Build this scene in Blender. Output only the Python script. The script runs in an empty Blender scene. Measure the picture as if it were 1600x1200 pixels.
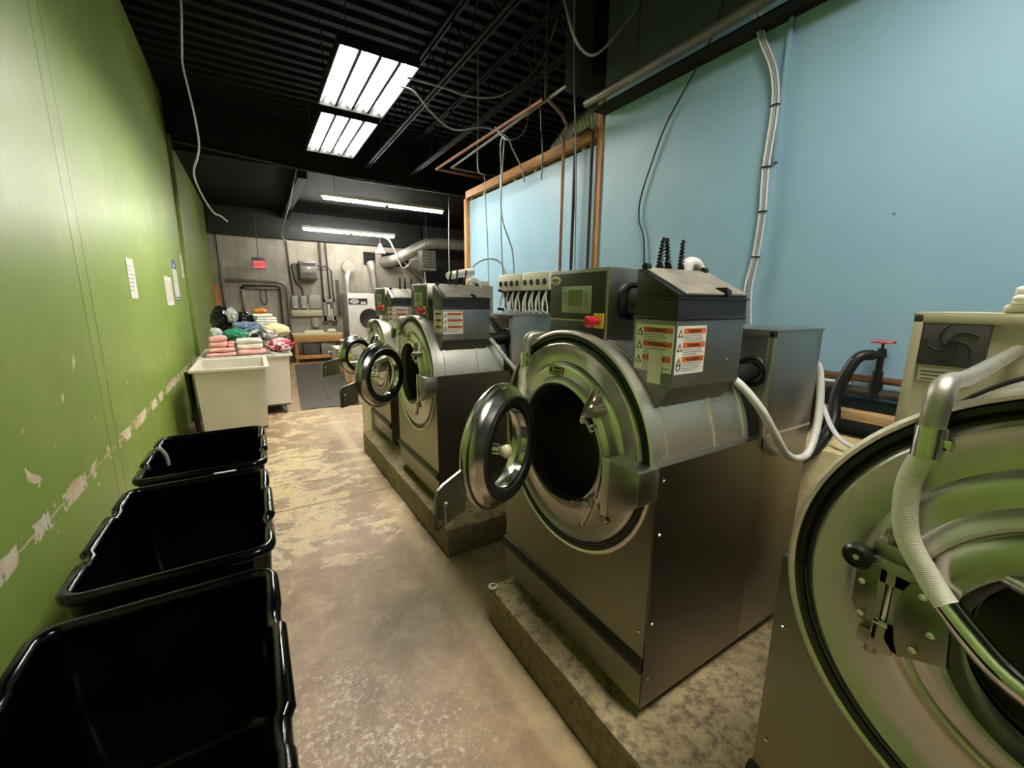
import bpy, bmesh, math, random
from mathutils import Vector, Matrix, noise
PI = math.pi
S = bpy.context.scene
COL = S.collection
R = math.radians

# ------------------------------------------------------------------ camera
cam = bpy.data.cameras.new('camera')
co = bpy.data.objects.new('camera', cam); COL.objects.link(co); S.camera = co
cam.sensor_fit = 'HORIZONTAL'; cam.sensor_width = 36.0
cam.lens = 36.0 * 650.807 / 1600.0
cam.clip_start = 0.02; cam.clip_end = 60
yaw, pitch, roll = .555835, .195029, .0083995
fw = Vector((math.sin(yaw) * math.cos(pitch), math.cos(yaw) * math.cos(pitch), -math.sin(pitch)))
rt0 = Vector((math.cos(yaw), -math.sin(yaw), 0))
up0 = rt0.cross(fw)
rt = rt0 * math.cos(roll) + up0 * math.sin(roll)
up = up0 * math.cos(roll) - rt0 * math.sin(roll)
M = Matrix((rt, up, -fw)).transposed().to_4x4()
M.translation = (0, 0, 1.5)
co.matrix_world = M

# ------------------------------------------------------------------ world, exposure
S.view_settings.view_transform = 'Standard'
S.view_settings.look = 'None'
S.view_settings.gamma = 1.0
S.view_settings.use_curve_mapping = False
S.view_settings.exposure = 2.0
w = bpy.data.worlds.new('world'); S.world = w; w.use_nodes = True
w.node_tree.nodes['Background'].inputs[0].default_value = (.9, .95, 1, 1)
w.node_tree.nodes['Background'].inputs[1].default_value = .05
try:
    S.cycles.max_bounces = 10; S.cycles.diffuse_bounces = 3; S.cycles.glossy_bounces = 5
    S.cycles.transmission_bounces = 8; S.cycles.sample_clamp_indirect = 6.0
    S.cycles.use_denoising = True
except Exception:
    pass
TUBE_POWER = 22.0       # emission strength of the lamp tubes

# ------------------------------------------------------------------ materials
def lin(c):
    return tuple(((v / 255.0) / 12.92 if v / 255.0 <= .04045 else ((v / 255.0 + .055) / 1.055) ** 2.4) for v in c)

class NT:
    def __init__(s, name):
        s.m = bpy.data.materials.new(name); s.m.use_nodes = True
        s.t = s.m.node_tree; s.n = s.t.nodes; s.l = s.t.links
        s.b = s.n['Principled BSDF']
    def node(s, t, **k):
        x = s.n.new(t)
        for a, v in k.items():
            setattr(x, a, v)
        return x
    def set(s, x, i, v):
        if hasattr(v, 'links') or isinstance(v, bpy.types.NodeSocket):
            s.l.new(v, x.inputs[i])
        else:
            if isinstance(v, (tuple, list)) and len(v) == 3 and x.inputs[i].type == 'RGBA':
                v = (*v, 1)
            x.inputs[i].default_value = v
    def coord(s, scale=(1, 1, 1), kind='Object'):
        tc = s.node('ShaderNodeTexCoord'); mp = s.node('ShaderNodeMapping')
        s.l.new(tc.outputs[kind], mp.inputs[0]); mp.inputs['Scale'].default_value = scale
        return mp.outputs[0]
    def noise(s, vec, scale, detail=4, rough=.55, dist=0.0):
        x = s.node('ShaderNodeTexNoise'); s.l.new(vec, x.inputs['Vector'])
        x.inputs['Scale'].default_value = scale; x.inputs['Detail'].default_value = detail
        x.inputs['Roughness'].default_value = rough; x.inputs['Distortion'].default_value = dist
        return x.outputs['Fac']
    def ramp(s, f, stops):
        x = s.node('ShaderNodeValToRGB'); s.l.new(f, x.inputs[0])
        el = x.color_ramp.elements
        while len(el) > 1: el.remove(el[-1])
        for i, (p, c) in enumerate(stops):
            e = el[0] if i == 0 else el.new(p)
            e.position = p
            if not isinstance(c, (tuple, list)): c = (c, c, c)
            e.color = (*c[:3], 1)
        return x.outputs[0]
    def math(s, op, a, b=0.0, c=0.0):
        x = s.node('ShaderNodeMath', operation=op)
        for i, v in enumerate((a, b, c)):
            s.set(x, i, v)
        return x.outputs[0]
    def mix(s, f, a, b):
        x = s.node('ShaderNodeMix', data_type='RGBA')
        s.set(x, 0, f); s.set(x, 6, a); s.set(x, 7, b)
        return x.outputs[2]
    def xyz(s, vec):
        x = s.node('ShaderNodeSeparateXYZ'); s.l.new(vec, x.inputs[0])
        return x.outputs
    def bump(s, h, strength=.2, dist=.01):
        x = s.node('ShaderNodeBump'); s.l.new(h, x.inputs['Height'])
        x.inputs['Strength'].default_value = strength; x.inputs['Distance'].default_value = dist
        s.l.new(x.outputs[0], s.b.inputs['Normal'])
    def p(s, **k):
        for a, v in k.items():
            s.set(s.b, a.replace('_', ' '), v)
        return s.m

def plain(name, rgb, rough=.5, metal=0.0, var=.12, scale=14.0, spec=.5, bump=0.0):
    t = NT(name); v = t.coord(); c = lin(rgb)
    f = t.noise(v, scale)
    d = tuple(x * (1 - var) for x in c); u = tuple(min(1, x * (1 + var)) for x in c)
    t.p(Base_Color=t.ramp(f, [(.3, d), (.7, u)]), Roughness=rough, Metallic=metal)
    t.b.inputs['Specular IOR Level'].default_value = spec
    if bump: t.bump(t.noise(v, scale * 3), bump)
    return t.m

def steel(name, rgb=(176, 172, 164), rough=.26, stretch=(3, 3, 60), var=.06, bump=.03):
    t = NT(name); v = t.coord(stretch); v2 = t.coord((1, 1, 1)); c = lin(rgb)
    f = t.noise(v, 6, 3, .6); g = t.noise(v2, 5, 4)
    col = t.ramp(f, [(.3, tuple(x * (1 - var) for x in c)), (.7, tuple(min(1, x * (1 + var)) for x in c))])
    r = t.math('ADD', rough - .07, t.math('MULTIPLY', g, .14))
    t.p(Base_Color=col, Metallic=1.0, Roughness=r)
    if bump: t.bump(f, bump, .004)
    return t.m

def glow(name, rgb, power):
    t = NT(name)
    t.p(Base_Color=lin(rgb), Roughness=.4)
    t.b.inputs['Emission Color'].default_value = (*lin(rgb), 1)
    t.b.inputs['Emission Strength'].default_value = power
    return t.m

MT = {}
MT['steel'] = steel('brushed_steel', (170, 166, 156), .33)
MT['steel_side'] = steel('brushed_steel_side', (158, 152, 143), .33, (60, 60, 3))
MT['steel_bright'] = steel('bright_drum_steel', (230, 224, 212), .42, (4, 50, 50), .10)
MT['steel_dish'] = steel('pressed_steel', (208, 206, 198), .31, (1, 1, 1), .03, 0)
MT['steel_dark'] = steel('dark_steel', (132, 130, 126), .42, (4, 4, 30))
MT['chrome'] = steel('chrome', (220, 220, 218), .10, (8, 8, 8), .03, .0)
MT['castmetal'] = plain('cast_grey_metal', (186, 182, 172), .28, 1.0, .15, 30)
MT['cast_dull'] = plain('dull_cast_metal', (170, 166, 154), .48, .85, .15, 30)
MT['black_rubber'] = plain('black_rubber', (16, 16, 16), .45, 0, .2, 30)
MT['black_plastic'] = plain('black_plastic', (24, 24, 25), .38, 0, .15, 20)
MT['bin_plastic'] = plain('glossy_black_bin_plastic', (4, 4, 5), .17, 0, .2, 10, .35)
MT['dust_lid'] = plain('dusty_black_lid', (128, 121, 110), .6, 0, .35, 16)
MT['drum_dark'] = steel('perforated_drum', (150, 148, 142), .38, (20, 20, 20))
MT['panel_dark'] = plain('dark_panel', (40, 42, 41), .4, 0, .08, 10)
MT['lcd'] = plain('lcd_face', (150, 160, 140), .35, 0, .05, 8)
MT['lcd_screen'] = plain('lcd_screen', (112, 124, 88), .25, 0, .05, 8)
MT['red'] = plain('red_plastic', (196, 40, 52), .3, 0, .08, 8)
MT['yellow'] = plain('yellow_plate', (222, 196, 56), .45, 0, .06, 8)
MT['white'] = plain('white_label', (232, 228, 216), .5, 0, .04, 10)
MT['offwhite'] = plain('offwhite_plastic', (226, 220, 200), .42, 0, .05, 6)
MT['cart'] = plain('cream_poly', (230, 222, 208), .38, 0, .05, 4)
MT['orange'] = plain('orange_band', (205, 96, 40), .5, 0, .08, 10)
MT['ink'] = plain('ink', (52, 46, 44), .6, 0, .1, 10)
MT['greytext'] = plain('grey_text', (150, 146, 138), .6, 0, .1, 10)
MT['blue_ink'] = plain('blue_ink', (72, 90, 140), .6, 0, .1, 10)
MT['maroon'] = plain('maroon_ink', (92, 34, 30), .6, 0, .1, 10)
MT['hose_white'] = plain('milky_hose', (224, 222, 214), .35, 0, .05, 20)
MT['knob_cream'] = plain('cream_nozzle', (232, 222, 180), .4, 0, .05, 20)
MT['copper'] = plain('copper_pipe', (150, 108, 82), .36, .8, .25, 12)
MT['pipe_grey'] = plain('grey_pipe', (118, 112, 104), .45, .6, .2, 8)
MT['pipe_dark'] = plain('dark_conduit', (64, 58, 52), .5, .3, .2, 8)
MT['cable_grey'] = plain('grey_cable', (150, 154, 154), .5, 0, .1, 20)
MT['cable_white'] = plain('white_cable', (226, 226, 222), .5, 0, .06, 20)
MT['cable_dark'] = plain('dark_cable', (52, 54, 54), .5, 0, .1, 20)
MT['ceil_black'] = plain('black_painted_deck', (24, 23, 22), .7, 0, .3, 5, .12, .05)
MT['beam_black'] = plain('black_painted_beam', (27, 26, 25), .65, 0, .25, 6, .2)
MT['front_steel'] = steel('satin_front_steel', (128, 130, 108), .34, (40, 40, 3))
MT['cab_steel'] = steel('satin_cabinet_steel', (134, 128, 118), .32, (60, 60, 3))
MT['wood'] = None
MT['galv'] = plain('galvanised_duct', (184, 180, 168), .5, .55, .18, 9)
MT['door_steel'] = steel('polished_door_steel', (190, 188, 182), .21, (2, 2, 2), .03, 0)
MT['lamp_white'] = plain('white_reflector', (240, 238, 230), .3, 0, .02, 6)
MT['tube'] = glow('lamp_tube', (255, 251, 243), TUBE_POWER)
MT['tube_far'] = glow('lamp_tube_far', (255, 251, 245), TUBE_POWER * 1.9)
MT['exit_red'] = glow('exit_red', (190, 12, 36), .06)
MT['exit_face'] = glow('exit_face', (236, 96, 100), .10)
MT['elec_grey'] = plain('grey_enamel', (150, 148, 134), .45, .1, .1, 6)
MT['elec_dark'] = plain('dark_enamel', (92, 88, 82), .45, .2, .1, 6)
MT['beige_enamel'] = plain('beige_enamel', (176, 170, 138), .42, .1, .05, 5)
MT['white_enamel'] = plain('white_enamel', (238, 234, 224), .35, 0, .03, 5)
MT['clear_tape'] = plain('clear_tape', (190, 190, 184), .15, 0, .2, 30)
MT['brass_plate'] = plain('dull_yellow_plate', (176, 172, 112), .4, .7, .1, 30)
MT['vent_dark'] = plain('dark_vent', (62, 58, 52), .55, 0, .15, 12)
MT['mat'] = plain('grey_floor_mat', (76, 70, 62), .8, 0, .22, 5, bump=.2)
MT['valve_red'] = plain('red_valve', (178, 70, 66), .5, .1, .1, 20)

def wood(name, a, b, sc=(2, 2, 14)):
    t = NT(name); v = t.coord(sc); f = t.noise(v, 3, 5, .6, 1.2)
    t.p(Base_Color=t.ramp(f, [(.3, lin(a)), (.7, lin(b))]), Roughness=.6)
    t.bump(f, .1)
    return t.m
MT['wood'] = wood('stained_pine', (150, 96, 44), (206, 150, 86), (14, 14, 1.5))
MT['wood_y'] = wood('stained_pine_y', (150, 96, 44), (206, 150, 86), (14, 1.5, 14))
MT['wood_x'] = wood('bench_pine', (176, 120, 62), (212, 164, 104), (1.5, 14, 14))
MT['wood_worn'] = wood('worn_pine', (140, 108, 70), (196, 164, 118), (14, 1.2, 14))
MT['ply'] = wood('pale_board', (206, 186, 132), (232, 216, 168), (8, 8, 8))

def glass():
    t = NT('door_glass')
    t.p(Base_Color=(.92, .95, .93), Roughness=.02)
    t.b.inputs['Transmission Weight'].default_value = 1.0
    t.b.inputs['IOR'].default_value = 1.2
    return t.m
MT['glass'] = glass()

def braided():
    t = NT('braided_hose'); v = t.coord((1, 1, 1))
    w_ = t.node('ShaderNodeTexWave'); t.l.new(v, w_.inputs[0]); w_.inputs['Scale'].default_value = 150
    w_.bands_direction = 'DIAGONAL'; w_.inputs['Distortion'].default_value = 2
    t.p(Base_Color=t.ramp(w_.outputs['Fac'], [(.1, lin((212, 204, 178))), (.6, lin((246, 242, 226)))]), Roughness=.4)
    t.bump(w_.outputs['Fac'], .25, .004)
    return t.m
MT['braid'] = braided()

def floor_mat():
    t = NT('worn_concrete_floor'); v = t.coord(); X, Y, Z = t.xyz(v)[:3]
    n1 = t.noise(v, 1.1, 7, .62, .5); n2 = t.noise(v, 10, 7, .7); n3 = t.noise(t.coord((.75, 1.35, 1)), 3.6, 13, .74, .3)
    n5 = t.noise(v, 30, 6, .7); n6 = t.noise(v, .9, 3); n7 = t.noise(v, 70, 4, .7)
    base = t.ramp(n1, [(.30, lin((120, 92, 64))), (.44, lin((156, 129, 95))), (.56, lin((172, 147, 115))), (.70, lin((148, 125, 97)))])
    base = t.mix(t.math('MULTIPLY', t.ramp(n2, [(.40, 0), (.68, 1)]), .55), base, lin((120, 98, 72)))
    base = t.mix(t.math('MULTIPLY', t.ramp(n7, [(.5, 0), (.75, 1)]), .22), base, lin((210, 194, 160)))
    # remains of a yellowed coating along the far half of the aisle
    far = t.ramp(t.math('DIVIDE', Y, 10.0), [(.20, 0), (.27, 1), (.43, 1), (.47, .55), (.62, .9), (.68, .25)])
    left = t.ramp(X, [(.55, 1), (.95, .3)])
    e3 = t.math('ADD', n3, t.math('MULTIPLY', t.math('SUBTRACT', t.math('MULTIPLY', far, left), .62), .16))
    m = t.ramp(e3, [(.556, 0), (.572, 1)])
    base = t.mix(t.math('MULTIPLY', m, .9), base, t.mix(t.ramp(n2, [(.35, 0), (.65, 1)]), lin((198, 172, 118)), lin((230, 210, 164))))
    edge = t.ramp(e3, [(.543, 0), (.557, 1), (.573, 0)])
    base = t.mix(t.math('MULTIPLY', edge, t.math('MULTIPLY', far, .9)), base, lin((246, 236, 206)))
    holes = t.math('MULTIPLY', m, t.ramp(n5, [(.6, 0), (.66, 1)]))
    base = t.mix(t.math('MULTIPLY', holes, .6), base, lin((150, 128, 96)))
    # chalky flakes beside the bins
    nx = t.ramp(X, [(.25, 1), (.6, .35), (.78, 0)]); ny = t.ramp(t.math('DIVIDE', Y, 10), [(.10, 1), (.145, .75), (.185, 0)])
    n4 = t.noise(v, 42, 10, .82, .3)
    w_ = t.math('MULTIPLY', nx, ny)
    thr = t.math('ADD', t.math('ADD', n4, t.math('MULTIPLY', t.math('SUBTRACT', n6, .5), .35)), t.math('MULTIPLY', t.math('SUBTRACT', w_, 1.0), .16))
    fl = t.ramp(thr, [(.485, 0), (.56, 1)])
    base = t.mix(t.math('MULTIPLY', fl, .8), base, lin((246, 240, 224)))
    n8 = t.noise(t.coord((1.2, 1, 1)), 5.5, 9, .74, .5)
    base = t.mix(t.math('MULTIPLY', t.ramp(n8, [(.5, 0), (.66, 1)]), .45), base, lin((206, 184, 142)))
    base = t.mix(t.math('MULTIPLY', t.ramp(n8, [(.34, 1), (.47, 0)]), .45), base, lin((112, 88, 60)))
    # dark stains
    st = t.ramp(t.noise(v, 2.1, 7, .7), [(.58, 0), (.74, 1)])
    base = t.mix(t.math('MULTIPLY', st, .6), base, lin((92, 72, 50)))
    # pale grout line along the plinths
    gl = t.ramp(t.math('ABSOLUTE', t.math('SUBTRACT', t.math('ADD', X, t.math('MULTIPLY', n2, .06)), .80)), [(.03, 1), (.07, 0)])
    base = t.mix(t.math('MULTIPLY', gl, .35), base, lin((216, 196, 152)))
    # saw-cut joint across the aisle
    j = t.math('ABSOLUTE', t.math('SUBTRACT', t.math('ADD', Y, t.math('MULTIPLY', n2, .05)), 3.25))
    base = t.mix(t.math('MULTIPLY', t.ramp(j, [(.006, 1), (.018, 0)]), .7), base, lin((80, 66, 50)))
    rg = t.math('ADD', .34, t.math('MULTIPLY', n2, .3))
    t.p(Base_Color=base, Roughness=rg)
    t.bump(t.math('ADD', t.math('MULTIPLY', n2, .5), m), .12, .01)
    return t.m

def plinth_mat():
    t = NT('rough_plinth_concrete'); v = t.coord()
    n1 = t.noise(v, 4, 6, .65); n2 = t.noise(v, 30, 5, .7); n3 = t.noise(t.coord((6, 6, 1)), 3, 5)
    base = t.ramp(n1, [(.3, lin((138, 120, 88))), (.7, lin((182, 164, 124)))])
    base = t.mix(t.ramp(n2, [(.44, 0), (.62, .85)]), base, lin((96, 78, 58)))
    base = t.mix(t.ramp(n3, [(.55, 0), (.75, .4)]), base, lin((96, 80, 58)))
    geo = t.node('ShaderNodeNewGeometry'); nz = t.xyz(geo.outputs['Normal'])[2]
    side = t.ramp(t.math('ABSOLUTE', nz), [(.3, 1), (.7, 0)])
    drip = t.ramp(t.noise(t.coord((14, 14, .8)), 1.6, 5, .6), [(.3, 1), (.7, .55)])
    base = t.mix(t.math('MULTIPLY', t.math('MULTIPLY', side, drip), .62), base, lin((88, 76, 52)))  # upright faces darkened for shade, broken up by drip streaks
    t.p(Base_Color=base, Roughness=.7); t.bump(n2, .25, .01)
    return t.m

def green_mat():
    t = NT('green_painted_plywood'); v = t.coord(); X, Y, Z = t.xyz(v)[:3]
    n1 = t.noise(v, 1.1, 4); n2 = t.noise(v, 7, 6, .6, .5); n3 = t.noise(t.coord((1, 1, .12)), 9, 4)
    base = t.ramp(n1, [(.3, lin((130, 157, 68))), (.7, lin((143, 169, 80)))])
    base = t.mix(t.math('MULTIPLY', t.ramp(n3, [(.55, 0), (.8, 1)]), .25), base, lin((178, 196, 112)))
    low = t.ramp(t.math('DIVIDE', Z, 4), [(.1, 1), (.28, .9), (.38, 0)])
    chips = t.math('ADD', t.noise(v, 8, 4, .55, .4), t.math('MULTIPLY', low, .02))
    cm = t.math('MULTIPLY', t.ramp(chips, [(.70, 0), (.706, 1)]), low)
    c2 = t.math('ADD', t.noise(t.coord((1, 1, .55)), 21, 3, .5, .3), t.math('MULTIPLY', low, .02))
    cm = t.math('MAXIMUM', cm, t.math('MULTIPLY', t.ramp(c2, [(.735, 0), (.742, 1)]), low))
    # line of knocked-off paint at cart height
    zz = t.math('ABSOLUTE', t.math('SUBTRACT', Z, t.math('ADD', .645, t.math('MULTIPLY', t.math('SUBTRACT', n2, .5), .05))))
    band = t.ramp(zz, [(.020, 1), (.055, 0)])
    bm_ = t.math('MULTIPLY', t.ramp(t.math('ADD', band, t.math('MULTIPLY', n2, .8)), [(.85, 0), (.92, 1)]), t.ramp(t.noise(t.coord((1, 1.6, 1)), 2.6, 6, .7), [(.485, 0), (.50, 1)]))
    band2 = t.math('MULTIPLY', t.ramp(zz, [(.003, 1), (.007, 0)]), .8)
    cm = t.math('MAXIMUM', t.math('MAXIMUM', cm, bm_), t.math('MULTIPLY', band2, t.ramp(n2, [(.42, 0), (.5, 1)])))
    base = t.mix(cm, base, t.mix(t.ramp(n2, [(.4, 0), (.6, 1)]), lin((244, 236, 214)), lin((226, 196, 158))))
    # hairline joints between sheets
    jz = None
    for yy in (.45, 3.12, 3.27, 5.7):
        a = t.math('ABSOLUTE', t.math('SUBTRACT', Y, t.math('ADD', yy, t.math('MULTIPLY', t.math('SUBTRACT', n2, .5), .012))))
        k = t.ramp(a, [(.004, 1), (.010, 0)])
        jz = k if jz is None else t.math('MAXIMUM', jz, k)
    base = t.mix(t.math('MULTIPLY', jz, t.ramp(n1, [(.35, .35), (.6, .95)])), base, lin((66, 78, 32)))
    t.p(Base_Color=base, Roughness=t.math('ADD', .3, t.math('MULTIPLY', n2, .2)))
    t.bump(t.math('ADD', t.math('MULTIPLY', n1, .4), t.math('MULTIPLY', cm, -.3)), .25, .02)
    return t.m

def blue_mat():
    t = NT('blue_painted_wall'); v = t.coord(); X, Y, Z = t.xyz(v)[:3]
    n1 = t.noise(v, .9, 4); n2 = t.noise(v, 40, 3)
    base = t.ramp(n1, [(.3, lin((138, 175, 196))), (.7, lin((150, 186, 205)))])
    # darker grey above lamp height
    up_ = t.ramp(t.math('ADD', t.math('DIVIDE', Z, 5), t.math('MULTIPLY', t.math('SUBTRACT', n1, .5), .002)), [(.612, 0), (.616, 1)])
    base = t.mix(up_, base, lin((76, 84, 84)))
    d = t.node('ShaderNodeTexVoronoi'); t.l.new(v, d.inputs['Vector']); d.inputs['Scale'].default_value = 3.0
    base = t.mix(t.ramp(d.outputs['Distance'], [(.018, .8), (.026, 0)]), base, lin((66, 88, 92)))
    t.p(Base_Color=base, Roughness=.42); t.bump(n2, .05, .003)
    return t.m

def block_mat():
    t = NT('stained_block_wall'); v = t.coord(); X, Y, Z = t.xyz(v)[:3]
    n1 = t.noise(v, 1.6, 6, .6); n2 = t.noise(v, 8, 6, .65); n3 = t.noise(t.coord((5, 5, .5)), 2, 4)
    base = t.ramp(n1, [(.3, lin((142, 136, 122))), (.7, lin((182, 176, 160)))])
    base = t.mix(t.math('MULTIPLY', t.ramp(n3, [(.5, 0), (.75, 1)]), .45), base, lin((110, 98, 78)))
    br = t.node('ShaderNodeTexBrick'); cx = t.node('ShaderNodeCombineXYZ'); t.l.new(X, cx.inputs[0]); t.l.new(Z, cx.inputs[1])
    t.l.new(cx.outputs[0], br.inputs['Vector']); br.inputs['Scale'].default_value = 1
    br.inputs['Brick Width'].default_value = .8; br.inputs['Row Height'].default_value = .4; br.inputs['Mortar Size'].default_value = .006
    base = t.mix(t.math('MULTIPLY', br.outputs['Fac'], .35), base, lin((120, 110, 90)))
    t.p(Base_Color=base, Roughness=.8); t.bump(n2, .2, .01)
    return t.m
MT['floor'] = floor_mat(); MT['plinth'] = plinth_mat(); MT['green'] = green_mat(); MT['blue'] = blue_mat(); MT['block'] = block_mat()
MT['green_trim'] = plain('green_trim', (132, 152, 80), .4, 0, .1, 6)
MT['navy'] = plain('navy_painted_board', (44, 72, 92), .5, 0, .15, 6)
MT['dark_wall'] = plain('dark_painted_wall', (42, 43, 41), .6, 0, .15, 3)

# ------------------------------------------------------------------ mesh builder
class G:
    def __init__(s): s.bm = bmesh.new(); s.mi = 0
    def _f(s, vs):
        try:
            f = s.bm.faces.new(vs); f.material_index = s.mi; f.smooth = True; return f
        except ValueError:
            return None
    def box(s, x0, x1, y0, y1, z0, z1, bev=0.0, mat=None, seg=2):
        r = bmesh.ops.create_cube(s.bm, size=1.0)
        vs = r['verts']
        T = Matrix.Translation(((x0 + x1) / 2, (y0 + y1) / 2, (z0 + z1) / 2)) @ Matrix.Diagonal((abs(x1 - x0), abs(y1 - y0), abs(z1 - z0), 1))
        if mat is not None: T = mat @ T
        bmesh.ops.transform(s.bm, matrix=T, verts=vs)
        fs = set(f for v in vs for f in v.link_faces)
        for f in fs: f.material_index = s.mi; f.smooth = True
        if bev > 0:
            es = list(set(e for v in vs for e in v.link_edges))
            q = bmesh.ops.bevel(s.bm, geom=es, offset=bev, segments=seg, profile=.5, affect='EDGES')
            for f in q['faces']: f.material_index = s.mi; f.smooth = True
        return s
    def rings(s, rings, closed=True, cap0=True, cap1=True):
        R_ = [[s.bm.verts.new(p) for p in r] for r in rings]
        n = len(R_[0])
        for a, b in zip(R_, R_[1:]):
            for i in range(n if closed else n - 1):
                j = (i + 1) % n
                s._f((a[i], a[j], b[j], b[i]))
        if cap0: s._f(list(reversed(R_[0])))
        if cap1: s._f(R_[-1])
        return s
    def tube(s, pts, r, seg=10, smooth=0, closed=False, cap=True):
        pts = [Vector(p) for p in pts]
        rr = r if isinstance(r, (list, tuple)) else [r] * len(pts)
        if smooth and len(pts) > 2:
            P, Q = [], []
            n = len(pts)
            for i in range(n if closed else n - 1):
                g = (lambda k: pts[k % n]) if closed else (lambda k: pts[max(0, min(n - 1, k))])
                p0, p1, p2, p3 = g(i - 1), g(i), g(i + 1), g(i + 2)
                for k in range(smooth):
                    u = k / smooth
                    P.append(.5 * ((2 * p1) + (p2 - p0) * u + (2 * p0 - 5 * p1 + 4 * p2 - p3) * u * u + (3 * p1 - p0 - 3 * p2 + p3) * u ** 3))
                    Q.append(rr[i] * (1 - u) + rr[(i + 1) % n] * u)
            if not closed: P.append(pts[-1]); Q.append(rr[-1])
            pts, rr = P, Q
        n = len(pts); out = []; nrm = None
        for i, p in enumerate(pts):
            if closed: d = pts[(i + 1) % n] - pts[i - 1]
            else: d = pts[min(i + 1, n - 1)] - pts[max(i - 1, 0)]
            if d.length < 1e-9: d = Vector((0, 0, 1))
            d.normalize()
            if nrm is None:
                nrm = d.cross(Vector((0, 0, 1)))
                if nrm.length < .05: nrm = d.cross(Vector((1, 0, 0)))
            nrm = (nrm - d * nrm.dot(d))
            if nrm.length < 1e-6: nrm = d.orthogonal()
            nrm.normalize(); b = d.cross(nrm)
            out.append([p + (nrm * math.cos(2 * PI * k / seg) + b * math.sin(2 * PI * k / seg)) * rr[i] for k in range(seg)])
        if closed: out.append(out[0]); cap = False
        return s.rings(out, True, cap, cap)
    def cyl(s, p0, p1, r0, r1=None, seg=20):
        return s.tube([p0, p1], [r0, r0 if r1 is None else r1], seg)
    def lathe(s, prof, o, axis=(1, 0, 0), seg=48, cap0=False, cap1=False, ang=(0, 2 * PI)):
        o = Vector(o); a = Vector(axis).normalized()
        u = Vector((0, 0, 1)) if abs(a.z) < .9 else Vector((1, 0, 0))
        u = (u - a * u.dot(a)).normalized(); v = a.cross(u)
        full = abs(ang[1] - ang[0] - 2 * PI) < 1e-6
        n = seg if full else seg + 1
        rs = []
        for (t, r) in prof:
            rs.append([o + a * t + (u * math.cos(ang[0] + (ang[1] - ang[0]) * k / seg) + v * math.sin(ang[0] + (ang[1] - ang[0]) * k / seg)) * r for k in range(n)])
        return s.rings(rs, full, cap0, cap1)
    def prism(s, poly, ax, a0, a1, bev=0):
        def P(p, a):
            if ax == 'x': return Vector((a, p[0], p[1]))
            if ax == 'y': return Vector((p[0], a, p[1]))
            return Vector((p[0], p[1], a))
        A = [s.bm.verts.new(P(p, a0)) for p in poly]; B = [s.bm.verts.new(P(p, a1)) for p in poly]
        n = len(poly)
        for i in range(n): s._f((A[i], A[(i + 1) % n], B[(i + 1) % n], B[i]))
        s._f(list(reversed(A))); s._f(B)
        if bev:
            es = list(set(e for v in A + B for e in v.link_edges))
            q = bmesh.ops.bevel(s.bm, geom=es, offset=bev, segments=2, profile=.5, affect='EDGES')
            for f in q['faces']: f.material_index = s.mi; f.smooth = True
        return s
    def ball(s, c, r, seg=16):
        q = bmesh.ops.create_uvsphere(s.bm, u_segments=seg, v_segments=max(6, seg // 2), radius=1)
        rr = r if isinstance(r, (tuple, list)) else (r, r, r)
        bmesh.ops.transform(s.bm, matrix=Matrix.Translation(c) @ Matrix.Diagonal((*rr, 1)), verts=q['verts'])
        for f in set(f for v in q['verts'] for f in v.link_faces): f.material_index = s.mi; f.smooth = True
        return s
    def lump(s, c, r, seed, amp=.18, freq=3.0, sub=4, flat=0.0):
        q = bmesh.ops.create_icosphere(s.bm, subdivisions=sub, radius=1)
        off = Vector((seed * 7.3, seed * 3.1, seed * 1.7))
        for v in q['verts']:
            d = v.co.copy()
            h = noise.fractal(d * freq + off, 1.0, 2.0, 4) * amp + abs(noise.noise(d * freq * 1.7 + off)) * amp
            p = d * (1 + h)
            if flat and p.z < -flat: p.z = -flat
            v.co = Vector((c[0] + p.x * r[0], c[1] + p.y * r[1], c[2] + p.z * r[2]))
        for f in set(f for v in q['verts'] for f in v.link_faces): f.material_index = s.mi; f.smooth = True
        return s
    def text(s, txt, size, mat, depth=.0006):
        cu = bpy.data.curves.new('t', 'FONT'); cu.body = txt; cu.size = size; cu.extrude = depth
        cu.align_x = 'CENTER'; cu.align_y = 'CENTER'
        ob = bpy.data.objects.new('t', cu); COL.objects.link(ob)
        dg = bpy.context.evaluated_depsgraph_get(); dg.update()
        me = bpy.data.meshes.new_from_object(ob.evaluated_get(dg))
        me.transform(mat)
        n0 = len(s.bm.faces); s.bm.from_mesh(me); s.bm.faces.ensure_lookup_table()
        for f in s.bm.faces[n0:]: f.material_index = s.mi
        bpy.data.objects.remove(ob); bpy.data.curves.remove(cu); bpy.data.meshes.remove(me)
        return s
    def xf(s, mat):
        bmesh.ops.transform(s.bm, matrix=mat, verts=s.bm.verts[:]); return s
    def mesh(s, name, mats, sharp=38):
        me = bpy.data.meshes.new(name)
        bmesh.ops.recalc_face_normals(s.bm, faces=s.bm.faces[:])
        s.bm.to_mesh(me); s.bm.free()
        for m in (mats if isinstance(mats, (list, tuple)) else [mats]):
            me.materials.append(MT[m] if isinstance(m, str) else m)
        me.set_sharp_from_angle(angle=R(sharp))
        return me
    def part(s, name, mats, parent, label=None, sharp=38):
        o = bpy.data.objects.new(name, s.mesh(name, mats, sharp)); COL.objects.link(o); o.parent = parent
        if label: o['label'] = label
        return o
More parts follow.
